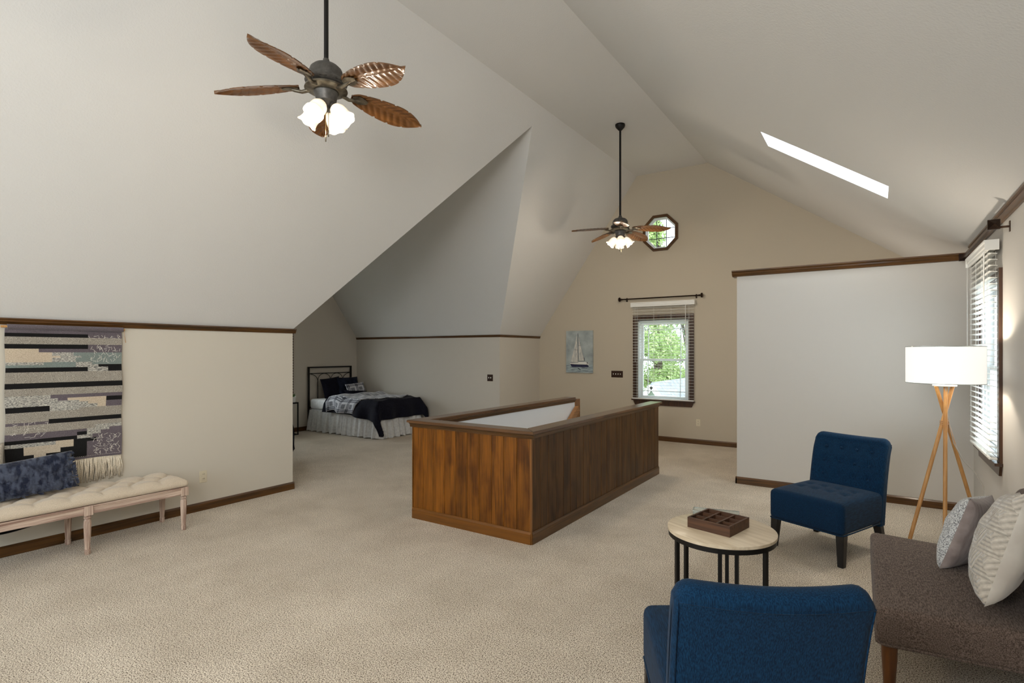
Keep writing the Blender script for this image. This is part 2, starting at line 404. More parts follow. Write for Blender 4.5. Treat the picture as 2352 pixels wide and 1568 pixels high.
# unseen window added around the front fill light: frame and mullions only
t = thing('added_window', None, None, (FW[0], Y0, FW[2]), 0, kind='structure')
obj('frame', box(box(box(box(bmesh.new(), FW[0]-.07, FW[0], Y0, Y0+.02, .63, 2.87), FW[1], FW[1]+.07, Y0, Y0+.02, .63, 2.87), FW[0], FW[1], Y0, Y0+.02, 2.8, 2.87), FW[0], FW[1], Y0, Y0+.02, .63, .7), M['trim_x'], t)
obj('mullion', B(-2.43, -2.37, Y0-.05, Y0, .7, 2.8), M['vinyl'], t)
obj('pane', B(FW[0], FW[1], Y0-.03, Y0-.025, .7, 2.8), M['glass'], t)
# octagon window
t8 = thing('window_6', None, None, (OC[0], YB, OC[1]), 0, kind='structure')
def octo(ap):
    tt = ap*math.tan(R(22.5)); return [(cx-tt, cz-ap), (cx+tt, cz-ap), (cx+ap, cz-tt), (cx+ap, cz+tt), (cx+tt, cz+ap), (cx-tt, cz+ap), (cx-ap, cz+tt), (cx-ap, cz-tt)]
oi_, oo_ = octo(ow), octo(ow+.047)
for k in range(8):
    bm = bmesh.new(); q = [oi_[k], oi_[(k+1) % 8], oo_[(k+1) % 8], oo_[k]]
    a_ = [bm.verts.new((x, YB-.03, z)) for x, z in q]; b_ = [bm.verts.new((x, YB+.0, z)) for x, z in q]
    bm.faces.new(a_); bm.faces.new(b_[::-1])
    for j in range(4): bm.faces.new((a_[j], b_[j], b_[(j+1) % 4], a_[(j+1) % 4]))
    obj('casing', bm, M['trim_x'], t8)
bm = bmesh.new()
for k in range(8):
    a, b = oi_[k], oi_[(k+1) % 8]; poly(bm, (a[0], YB-.01, a[1]), (b[0], YB-.01, b[1]), (b[0], YB+.1, b[1]), (a[0], YB+.1, a[1]))
obj('jamb', bm, M['vinyl'], t8)
io, ii = octo(ow), octo(ow-.03)
bm = bmesh.new()
for k in range(8):
    q = [ii[k], ii[(k+1) % 8], io[(k+1) % 8], io[k]]; poly(bm, *[(x, YB+.06, z) for x, z in q])
obj('sash', thicken(bm, .02), M['vinyl'], t8)
M['lead'] = mat('muntin_dark', (70, 74, 74), .5)
for s in (-.085, .085):
    obj('muntin', B(cx+s-.006, cx+s+.006, YB+.05, YB+.06, cz-ow+.01, cz+ow-.01), M['lead'], t8)
    obj('muntin', B(cx-ow+.01, cx+ow-.01, YB+.05, YB+.06, cz+s-.006, cz+s+.006), M['lead'], t8)
bm = bmesh.new(); poly(bm, *[(x, YB+.065, z) for x, z in io]); obj('pane', bm, M['glass'], t8)

# ------------------------------------------------------------------ blinds
def blind(label, org, ux, w, ztop, zbot, n, tilt, out=.0, wandx=.88, depth=.05, off=.05):
    """org: wall xy of the left end; ux along the wall (left to right seen from the room); room normal = ux x up"""
    ux = Vector(ux); nn = ux.cross(Vector((0, 0, 1))).normalized()
    t = thing('window_blind', label, 'blind', (org[0], org[1], zbot))
    Tm = Matrix(((ux.x, nn.x, 0, org[0]), (ux.y, nn.y, 0, org[1]), (0, 0, 1, 0), (0, 0, 0, 1)))
    def part(nm, bm, m, par=t, **k): bm.transform(Tm); return obj(nm, bm, m, par, **k)
    vh = .078
    pr = [(0, ztop), (.088, ztop), (.088, ztop-.012), (.080, ztop-.02), (.080, ztop-.045), (.072, ztop-.05), (.072, ztop-vh+.01), (.066, ztop-vh), (.058, ztop-vh), (.058, ztop-.01), (0, ztop-.01)]
    part('valance', prof_x(bmesh.new(), pr, -.015, w+.015, 'x'), M['slat'])
    for s in (-.018, w+.006): part('valance_return', B(s, s+.012, 0, .084, ztop-vh+.002, ztop), M['slat'])
    part('headrail', B(.005, w-.005, .004, .05, ztop-.06, ztop-.014), M['slat'])
    z1 = ztop-vh-.02; z0 = zbot+.05; sp = (z1-z0)/n
    for k in range(n+1):
        z = z1-k*sp
        bm = B(.004, w-.004, -depth/2, depth/2, -.0015, .0015)
        bm.transform(Matrix.Translation((0, off-.02+.002, z)) @ Matrix.Rotation(tilt, 4, 'X'))
        part('slat', bm, M['slat'])
    part('bottom_rail', B(.004, w-.004, off-.043, off+.007, zbot, zbot+.018, bev=.003), M['slat'])
    for f in (.08, .36, .64, .92):
        bm = bmesh.new()
        for yy in (off-.018-depth/2, off-.018+depth/2): box(bm, f*w-.001, f*w+.001, yy-.001, yy+.001, zbot+.01, ztop-vh)
        part('ladder_cord', bm, M['slat'])
    part('tilt_wand', tube(bmesh.new(), [(wandx*w, .078, ztop-vh), (wandx*w+.004, .08, zbot+.55*(ztop-zbot))], .005, 6), M['slat'])
    part('pull_cord', tube(bmesh.new(), [((1-wandx)*w*.5, .078, ztop-vh), ((1-wandx)*w*.5, .078, zbot+.4*(ztop-zbot)), ((1-wandx)*w*.5+.003, .078, zbot+.39*(ztop-zbot))], [.0016, .0016, .007], 6), M['slat'])
    return t
blind('white slatted blind hung over the window left of the partition, sailboat painting beside it', (-3.645, YB-.022), (1, 0, 0), 1.09, 2.415, .715, 31, R(4), depth=.048)
blind('white slatted blind on the right wall behind the floor lamp', (WR-.022, 6.25), (0, -1, 0), 0.985, 2.385, .74, 33, R(9), depth=.05, wandx=.93)
blind('white slatted blind on the dormer gable window between the two beds', (XD+.025, 5.20), (0, 1, 0), 1.02, 2.12, .60, 27, R(-14), depth=.05)

# ------------------------------------------------------------------ curtain rods
M['bronze'] = mat('bronze', (52, 36, 26), .35, metal=.8, col2=(34, 22, 16), scale=30)
M['bronze2'] = mat('bronze_light', (86, 62, 46), .3, metal=.7, col2=(62, 42, 30), scale=30)
t = thing('curtain_rod', 'thin dark curtain rod above the window beside the sailboat painting', 'curtain rod', (-3.15, YB-.09, 2.48))
zr = 2.485
obj('rod', tube(bmesh.new(), [(-3.83, YB-.085, zr-.0), (-2.47, YB-.085, zr)], .011, 8), M['bronze'], t, smooth=True, sharp=40)
for s, x in ((-1, -3.83), (1, -2.47)):
    Mx = Matrix.Rotation(R(90)*s, 4, 'Y')
    obj('finial', lathe(bmesh.new(), [(0, 0), (.016, 0), (.018, .012), (.010, .02), (.012, .03), (.034, .036), (.042, .050), (.034, .064), (0, .072)], 12, (x, YB-.085, zr), Mx), M['bronze'], t, smooth=True, sharp=40)
    obj('bracket', box(box(bmesh.new(), x-s*.06-.008, x-s*.06+.008, YB-.09, YB, zr-.012, zr-.002), x-s*.06-.012, x-s*.06+.012, YB-.006, YB, zr-.04, zr+.03), M['bronze'], t)
t = thing('curtain_rod', 'heavy square curtain rod with pyramid end caps on the right wall over the tall blind', 'curtain rod', (WR-.1, 5.6, 2.43))
xr = WR-.10; zr = 2.435
obj('rod', bar(bmesh.new(), (xr, 4.93, zr), (xr, 6.46, zr), .022), M['bronze2'], t)
for s, y in ((-1, 4.93), (1, 6.46)):
    bm = bmesh.new(); hw = .034
    base = [(-hw, -hw), (hw, -hw), (hw, hw), (-hw, hw)]
    v1 = [bm.verts.new((xr+a, y, zr+b)) for a, b in base]; v2 = [bm.verts.new((xr+a, y+s*.02, zr+b)) for a, b in base]; ap = bm.verts.new((xr, y+s*.055, zr))
    bm.faces.new(v1)
    for k in range(4): bm.faces.new((v1[k], v2[k], v2[(k+1) % 4], v1[(k+1) % 4])); bm.faces.new((v2[k], ap, v2[(k+1) % 4]))
    obj('finial', bm, M['bronze'], t)
    obj('bracket', box(bar(bmesh.new(), (xr, y-s*.07, zr-.008), (WR, y-s*.07, zr-.008), .014), WR-.006, WR, y-s*.07-.012, y-s*.07+.012, zr-.045, zr+.03), M['bronze2'], t)

# ------------------------------------------------------------------ outlets and switches
def outlet(label, org, ux, z):
    ux = Vector(ux); nn = ux.cross(Vector((0, 0, 1))).normalized()
    Tm = Matrix(((ux.x, nn.x, 0, org[0]), (ux.y, nn.y, 0, org[1]), (0, 0, 1, z), (0, 0, 0, 1)))
    t = thing('wall_outlet', label, 'outlet', (org[0], org[1], z))
    def part(nm, bm, m, par=t): bm.transform(Tm); return obj(nm, bm, m, par)
    part('cover_plate', B(-.036, .036, 0, .006, -.058, .058, bev=.003), M['plastic_w'])
    for s in (-1, 1):
        r = part('socket', lathe(bmesh.new(), [(0, .0), (.0165, 0), (.0165, .010), (.014, .0115), (0, .0115)], 14, (0, 0, s*.022), Matrix.Rotation(R(-90), 4, 'X')), M['plastic_w'])
        part('slots', box(box(bmesh.new(), -.007, -.004, .0112, .0122, s*.022-.002, s*.022+.008), .004, .007, .0112, .0122, s*.022-.002, s*.022+.008), M['dark'], r)
    return t
outlet('cream double wall outlet in the low wall beside the tufted bench', (K, 2.703), (0, 1, 0), .328)
outlet('small pale double wall outlet low on the far wall beside the partition', (-2.50, YB), (1, 0, 0), .36)
def switch(label, org, ux, z, n, w, h):
    ux = Vector(ux); nn = ux.cross(Vector((0, 0, 1))).normalized()
    Tm = Matrix(((ux.x, nn.x, 0, org[0]), (ux.y, nn.y, 0, org[1]), (0, 0, 1, z), (0, 0, 0, 1)))
    t = thing('light_switch', label, 'switch', (org[0], org[1], z))
    def part(nm, bm, m): bm.transform(Tm); return obj(nm, bm, m, t)
    part('cover_plate', B(-w/2, w/2, 0, .007, -h/2, h/2, bev=.003), M['plate'])
    for k in range(n):
        x = (k-(n-1)/2)*.046
        part('toggle', B(x-.005, x+.005, .004, .022, -.008, .014, bev=.002), M['slat'])
    return t
switch('dark brown four-toggle switch plate between the sailboat painting and the far window', (-3.963, YB), (1, 0, 0), 1.139, 4, .225, .12)
switch('dark brown two-toggle switch plate on the wall near the bed foot', (-5.83, YD), (1, 0, 0), 1.078, 2, .125, .12)

# ------------------------------------------------------------------ sailboat painting
def flat(bm, pts, y):
    bm.faces.new([bm.verts.new((x, y, z)) for x, z in pts]); return bm
ax0, ax1, az0, az1 = -5.005, -4.44, 1.15, 1.945
t = thing('painting', 'unframed canvas painting of a white sailboat on grey water on the far wall', 'painting', (-4.72, YB, 1.15))
M['canvas'] = mat('canvas_grey', (176, 184, 182), .8, col2=(140, 148, 148), scale=5, detail=5)
M['p_water'] = mat('painted_water', (168, 182, 184), .8, col2=(120, 130, 136), scale=9, stretch=(1, 1, 5), detail=5)
M['p_sail'] = mat('painted_sail', (214, 210, 200), .8, col2=(176, 178, 172), scale=12, stretch=(3, 1, 1))
M['p_navy'] = mat('painted_navy', (40, 42, 78), .7, col2=(24, 24, 48), scale=30)
M['p_ink'] = mat('painted_ink', (30, 34, 42), .7)
M['p_white'] = mat('painted_white', (222, 220, 212), .8)
obj('canvas', B(ax0, ax1, YB-.03, YB-.001, az0, az1), M['canvas'], t)
def pu(u, v): return (ax0+(ax1-ax0)*u, az1-(az1-az0)*v)
y1 = YB-.0305
obj('water', flat(bmesh.new(), [pu(0, .80), pu(1, .81), pu(1, 1), pu(0, 1)], y1), M['p_water'], t)
obj('jib', flat(bmesh.new(), [pu(.41, .10), pu(.44, .42), pu(.47, .74), pu(.17, .745), pu(.31, .42)], y1-.0005), M['p_sail'], t)
obj('mainsail', flat(bmesh.new(), [pu(.47, .13), pu(.55, .34), pu(.62, .55), pu(.70, .71), pu(.49, .72)], y1-.0005), M['p_sail'], t)
obj('cabin', flat(bmesh.new(), [pu(.17, .76), pu(.48, .74), pu(.70, .735), pu(.84, .77), pu(.86, .81), pu(.16, .80)], y1-.0006), M['p_white'], t)
obj('hull', flat(bmesh.new(), [pu(.16, .795), pu(.50, .81), pu(.80, .81), pu(.86, .84), pu(.83, .865), pu(.22, .865)], y1-.001), M['p_navy'], t)
bm = bmesh.new()
for a, b, w_ in (((.45, .06), (.455, .74), .012), ((.45, .07), (.55, .34), .004), ((.55, .34), (.69, .71), .004), ((.17, .76), (.47, .755), .01), ((.47, .73), (.70, .725), .009), ((.68, .64), (.70, .72), .014), ((.78, .75), (.84, .79), .012), ((.82, .74), (.78, .80), .008), ((.18, .79), (.84, .81), .006), ((.47, .36), (.55, .345), .006), ((.33, .45), (.44, .46), .006),
                 ((.15, .875), (.45, .88), .006), ((.45, .89), (.55, .93), .02), ((.6, .88), (.8, .89), .01), ((.2, .93), (.35, .92), .006), ((.62, .955), (.74, .95), .007), ((.84, .875), (1, .885), .005)):
    pa, pb = pu(*a), pu(*b); d = Vector((pb[0]-pa[0], pb[1]-pa[1])).normalized(); s = Vector((-d.y, d.x))*w_/2*.7
    flat(bm, [(pa[0]+s.x, pa[1]+s.y), (pb[0]+s.x, pb[1]+s.y), (pb[0]-s.x, pb[1]-s.y), (pa[0]-s.x, pa[1]-s.y)], y1-.0012)
obj('ink_lines', bm, M['p_ink'], t)

# ------------------------------------------------------------------ stair enclosure
def plankmat(name, c1, c2, c3):
    m = bpy.data.materials.new(name); m.use_nodes = True; N = m.node_tree.nodes; L = m.node_tree.links; p = N['Principled BSDF']
    p.inputs['Roughness'].default_value = .45; p.inputs['Specular IOR Level'].default_value = .25; p.inputs['Coat Weight'].default_value = .08; p.inputs['Coat Roughness'].default_value = .25
    tc = N.new('ShaderNodeTexCoord'); oi = N.new('ShaderNodeObjectInfo'); vm = N.new('ShaderNodeVectorMath'); vm.operation = 'SCALE'; vm.inputs[0].default_value = (17, 11, 5)
    L.new(oi.outputs['Random'], vm.inputs['Scale'])
    ad = N.new('ShaderNodeVectorMath'); ad.operation = 'ADD'; L.new(tc.outputs['Object'], ad.inputs[0]); L.new(vm.outputs[0], ad.inputs[1])
    mp = N.new('ShaderNodeMapping'); mp.inputs['Scale'].default_value = (9, 9, .9); L.new(ad.outputs[0], mp.inputs['Vector'])
    n0 = N.new('ShaderNodeTexNoise'); n0.inputs['Scale'].default_value = .9; n0.inputs['Detail'].default_value = 1; L.new(mp.outputs[0], n0.inputs['Vector'])
    mu = N.new('ShaderNodeMath'); mu.operation = 'MULTIPLY'; mu.inputs[1].default_value = 24; L.new(n0.outputs['Fac'], mu.inputs[0])
    sn = N.new('ShaderNodeMath'); sn.operation = 'SINE'; L.new(mu.outputs[0], sn.inputs[0])
    mp2 = N.new('ShaderNodeMapping'); mp2.inputs['Scale'].default_value = (60, 60, 1.5); L.new(ad.outputs[0], mp2.inputs['Vector'])
    n2 = N.new('ShaderNodeTexNoise'); n2.inputs['Scale'].default_value = 2.5; n2.inputs['Detail'].default_value = 4; L.new(mp2.outputs[0], n2.inputs['Vector'])
    mr = N.new('ShaderNodeMapRange'); mr.inputs['From Min'].default_value = -1; mr.inputs['To Min'].default_value = -.07; mr.inputs['To Max'].default_value = .07; L.new(sn.outputs[0], mr.inputs['Value'])
    a2 = N.new('ShaderNodeMath'); a2.operation = 'ADD'; L.new(mr.outputs[0], a2.inputs[0]); L.new(n2.outputs['Fac'], a2.inputs[1])
    cr = N.new('ShaderNodeValToRGB'); e = cr.color_ramp.elements; e[0].position = .28; e[0].color = lin(c3); e[1].position = .72; e[1].color = lin(c1); q = e.new(.5); q.color = lin(c2)
    L.new(a2.outputs[0], cr.inputs[0])
    hs = N.new('ShaderNodeHueSaturation'); m2 = N.new('ShaderNodeMapRange'); m2.inputs['To Min'].default_value = .86; m2.inputs['To Max'].default_value = 1.12
    L.new(oi.outputs['Random'], m2.inputs['Value']); L.new(m2.outputs[0], hs.inputs['Value']); L.new(cr.outputs[0], hs.inputs['Color'])
    # knots
    mp3 = N.new('ShaderNodeMapping'); mp3.inputs['Scale'].default_value = (5, 5, 2.2); L.new(ad.outputs[0], mp3.inputs['Vector'])
    n3 = N.new('ShaderNodeTexNoise'); n3.inputs['Scale'].default_value = 1.3; n3.inputs['Detail'].default_value = 3; L.new(mp3.outputs[0], n3.inputs['Vector'])
    c3r = N.new('ShaderNodeValToRGB'); c3r.color_ramp.elements[0].position = .36; c3r.color_ramp.elements[0].color = (.55, .5, .45, 1); c3r.color_ramp.elements[1].position = .52; c3r.color_ramp.elements[1].color = (1, 1, 1, 1)
    L.new(n3.outputs['Fac'], c3r.inputs[0])
    mx = N.new('ShaderNodeMix'); mx.data_type = 'RGBA'; mx.blend_type = 'MULTIPLY'; mx.inputs['Factor'].default_value = 1
    L.new(hs.outputs[0], mx.inputs['A']); L.new(c3r.outputs[0], mx.inputs['B']); L.new(mx.outputs['Result'], p.inputs['Base Color'])
    bp = N.new('ShaderNodeBump'); bp.inputs['Strength'].default_value = .2; bp.inputs['Distance'].default_value = .001; L.new(a2.outputs[0], bp.inputs['Height']); L.new(bp.outputs[0], p.inputs['Normal'])
    return m
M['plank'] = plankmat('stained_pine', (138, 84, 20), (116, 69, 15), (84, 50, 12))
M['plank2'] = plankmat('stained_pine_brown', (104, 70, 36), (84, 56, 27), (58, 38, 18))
M['newel'] = wood('newel_wood', (140, 92, 40), (92, 58, 24), 'z')
M['rail'] = wood('rail_wood', (176, 130, 84), (130, 88, 50), 'y')
HR = .9135
t = thing('stair_enclosure', 'waist-high wood plank wall boxing in the stairwell, white inside', 'half wall', ((SX0+SX1)/2, SY0, 0))
mo = .135; zp1 = HR-.03
def plank_row(ax, s0, s1, base, sgn, n, m):
    w_ = (s1-s0)/n
    for k in range(n):
        a = s0+k*w_; b = a+w_
        dd = .012+.0012*((k*7) % 3-1)
        pr = [(a+.0003, 0), (a+.0003, dd-.005), (a+.004, dd), (b-.004, dd), (b-.0003, dd-.005), (b-.0003, 0)]
        bm = bmesh.new()
        fn = (lambda p, z: (p[0], base+sgn*p[1], z)) if ax == 'x' else (lambda p, z: (base+sgn*p[1], p[0], z))
        lo = [bm.verts.new(fn(p, 0)) for p in pr]; hi = [bm.verts.new(fn(p, zp1)) for p in pr]
        for j in range(6): bm.faces.new((lo[j], lo[(j+1) % 6], hi[(j+1) % 6], hi[j]))
        bm.faces.new(lo[::-1]); bm.faces.new(hi)
        obj('plank', bm, m, t)
d = .014
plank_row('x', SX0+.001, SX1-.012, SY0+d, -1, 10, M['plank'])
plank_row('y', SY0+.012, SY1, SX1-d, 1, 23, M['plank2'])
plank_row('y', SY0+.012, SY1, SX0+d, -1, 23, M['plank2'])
# core with drywall inside
Mi = mat('drywall_white', (236, 238, 240), .8)
obj('inner_wall', B(SX0+d, SX1-d, SY0+d, SY0+.115, 0, zp1-.01), Mi, t)
obj('inner_wall', B(SX0+d, SX0+.115, SY0+.115, SY1, 0, zp1-.01), Mi, t)
obj('inner_wall', B(SX1-.115, SX1-d, SY0+.115, SY1, 0, zp1-.01), Mi, t)
obj('corner_bead', B(SX1-.012, SX1+.004, SY0-.004, SY0+.012, 0, zp1), M['newel'], t)
obj('corner_bead', B(SX0-.004, SX0+.0005, SY0-.004, SY0+.012, 0, zp1), M['newel'], t)
# base skirt
M['skirt_x'] = wood('skirting_gold', (124, 76, 20), (92, 56, 14), 'x')
def skirt(ax, s0, s1, base, sgn):
    pr = [(base, 0), (base+sgn*.014, 0), (base+sgn*.014, .082), (base+sgn*.008, .092), (base+sgn*.006, .10), (base, .10)]
    obj('skirting', prof_x(bmesh.new(), pr, s0, s1, ax), M['skirt_x'] if ax == 'x' else M['trim_y'], t)
skirt('x', SX0, SX1-.004, SY0+.003, -1); skirt('y', SY0+.004, SY1, SX1-.003, 1); skirt('y', SY0, SY1, SX0+.003, -1)
# cap with mitred corners and the moulding under it
oh = .04; cw = .155; th = .022
def capseg(pts, m):
    bm = bmesh.new()
    lo = [bm.verts.new((x, y, HR-th)) for x, y in pts]; hi = [bm.verts.new((x, y, HR)) for x, y in pts]
    bm.faces.new(lo[::-1]); top = bm.faces.new(hi)
    for k in range(4): bm.faces.new((lo[k], lo[(k+1) % 4], hi[(k+1) % 4], hi[k]))
    bmesh.ops.bevel(bm, geom=list(top.edges), offset=.003, segments=2, affect='EDGES')
    obj('cap_board', bm, m, t)
x0, x1, y0 = SX0-oh, SX1+oh, SY0-oh
g = .0006
capseg([(x0, y0), (x1, y0), (x1-cw-g, y0+cw-g), (x0+cw+g, y0+cw-g)], M['cap_x'])
capseg([(x1, y0+g), (x1, SY1+.03), (x1-cw, SY1+.03), (x1-cw, y0+cw+g)], M['cap_y'])
capseg([(x0, y0+g), (x0+cw, y0+cw+g), (x0+cw, SY1+.03), (x0, SY1+.03)], M['cap_y'])
def cove(ax, s0, s1, base, sgn, cut=0):
    z = HR-th
    pr = [(base, z), (base+sgn*.028, z), (base+sgn*.028, z-.008), (base+sgn*.018, z-.014), (base+sgn*.012, z-.03), (base+sgn*.010, z-.042), (base, z-.045)]
    obj('cove_moulding', prof_x(bmesh.new(), pr, s0, s1, ax), M['trim_'+ax], t)
cove('x', SX0-.028, SX1+.028, SY0+.002, -1); cove('y', SY0, SY1, SX1-.002, 1); cove('y', SY0, SY1, SX0+.002, -1)
cove('y', SY0+.12, SY1, SX0+.115, 1); cove('y', SY0+.12, SY1, SX1-.115, -1); cove('x', SX0+.115, SX1-.115, SY0+.115, 1)
obj('newel_post', B(SX0+.02, SX0+.118, SY1+.0005, SY1+.16, -.3, HR-.03, bev=.004), M['newel'], t)
obj('newel_post', B(SX1-.10, SX1-.005, SY1+.0005, SY1+.02, -.3, HR-.05, bev=.004), M['newel'], t)
# handrail running down the stairs inside the left wall
hr = obj('handrail', bar(bmesh.new(), (hx0+.045, SY1-.004, HR-.15), (hx0+.045, SY0+.8, HR-.15-2.05*.78), .055, .08), M['rail'], t)
st = thing('staircase', 'carpeted flight of steps going down inside the plank enclosure', 'stairs', ((hx0+hx1)/2, hy1, -2.7))
for k in range(11):
    y = hy1-.02-k*.245; z = -.19*(k+1)
    if y-.245 < hy0: break
    obj('step', B(hx0+.004, hx1-.004, y-.25, y, z-.19 if k < 10 else -2.7, z, bev=.008), M['carpet'], st)

# ------------------------------------------------------------------ ceiling fans
M['iron'] = mat('dark_iron', (92, 89, 85), .45, metal=.5, col2=(78, 75, 71), scale=40)
M['black'] = mat('black_metal', (26, 24, 23), .4, metal=.4)
M['pewter'] = mat('pewter', (128, 120, 104), .32, metal=.75, col2=(88, 80, 68), scale=25)
M['brass'] = mat('pull_chain', (160, 140, 100), .3, metal=.8)
M['blade'] = wood('leaf_blade_wood', (116, 76, 38), (64, 39, 17), 'x', rough=.3, coat=.5, st=10)
def shade_mat(name, col, strength):
    m = bpy.data.materials.new(name); m.use_nodes = True; N = m.node_tree.nodes; L = m.node_tree.links
    p = N['Principled BSDF']; p.inputs['Base Color'].default_value = (.9, .88, .82, 1); p.inputs['Roughness'].default_value = .3
    lw = N.new('ShaderNodeLayerWeight'); lw.inputs['Blend'].default_value = .35
    cr = N.new('ShaderNodeValToRGB'); cr.color_ramp.elements[0].color = col+(1,); cr.color_ramp.elements[1].color = (col[0]*.8, col[1]*.62, col[2]*.42, 1)
    L.new(lw.outputs['Facing'], cr.inputs[0]); L.new(cr.outputs[0], p.inputs['Emission Color']); p.inputs['Emission Strength'].default_value = strength
    return m
M['tulip'] = shade_mat('lit_frosted_glass', (1.0, .88, .70), .85)
def leaf_blade():
    L0, nu, nv = .52, 78, 20
    def hw(t):
        if t < .58: base = .040+.066*math.sin(PI/2*t/.58)**.8
        else: base = .106*(1-((t-.58)/.42)**2.1)
        if t < .06: base *= .45+.55*(t/.06)**.5
        return max(base, .002)
    notch = {.16: .10, .33: .17, .52: .15, .72: .12}
    def fn(a, b):
        t = a; s = b*2-1; w_ = hw(t)
        for q, dep in notch.items():
            qq = q+(.05 if s > 0 else 0)
            k = max(0, 1-abs(t-qq)/.016)
            if abs(s) > .6: w_ *= 1-dep*k*(abs(s)-.6)/.4
        x = .17+L0*t; y = s*w_*(1.0 if s > 0 else .92)
        ph = (t*10.5-abs(s)*(1.5-.5*t))
        saw = ph-math.floor(ph)
        z = -.0075*math.sin(PI*saw**.7)*min(1, abs(s)*3)*(1-abs(s)**6)*min(1, (1-t)*9)
        z += .010*(1-abs(s))-.026*s*s*(.4+.6*math.sin(PI*min(1, t)))*0.55
        z += -.03*(t**2)
        z -= .007*max(0, 1-abs(s)/.05)
        return (x, y, z)
    bm = bmesh.new(); lay = []
    for dz in (0, .006):
        lay.append([[bm.verts.new(Vector(fn(i/nu, j/nv))+Vector((0, 0, dz))) for j in range(nv+1)] for i in range(nu+1)])
    lo, hi = lay
    for i in range(nu):
        for j in range(nv):
            bm.faces.new((lo[i][j], lo[i][j+1], lo[i+1][j+1], lo[i+1][j])); bm.faces.new((hi[i][j], hi[i+1][j], hi[i+1][j+1], hi[i][j+1]))
        bm.faces.new((lo[i][0], lo[i+1][0], hi[i+1][0], hi[i][0])); bm.faces.new((lo[i][nv], hi[i][nv], hi[i+1][nv], lo[i+1][nv]))
    for j in range(nv):
        bm.faces.new((lo[0][j], hi[0][j], hi[0][j+1], lo[0][j+1])); bm.faces.new((lo[nu][j], lo[nu][j+1], hi[nu][j+1], hi[nu][j]))
    return bm
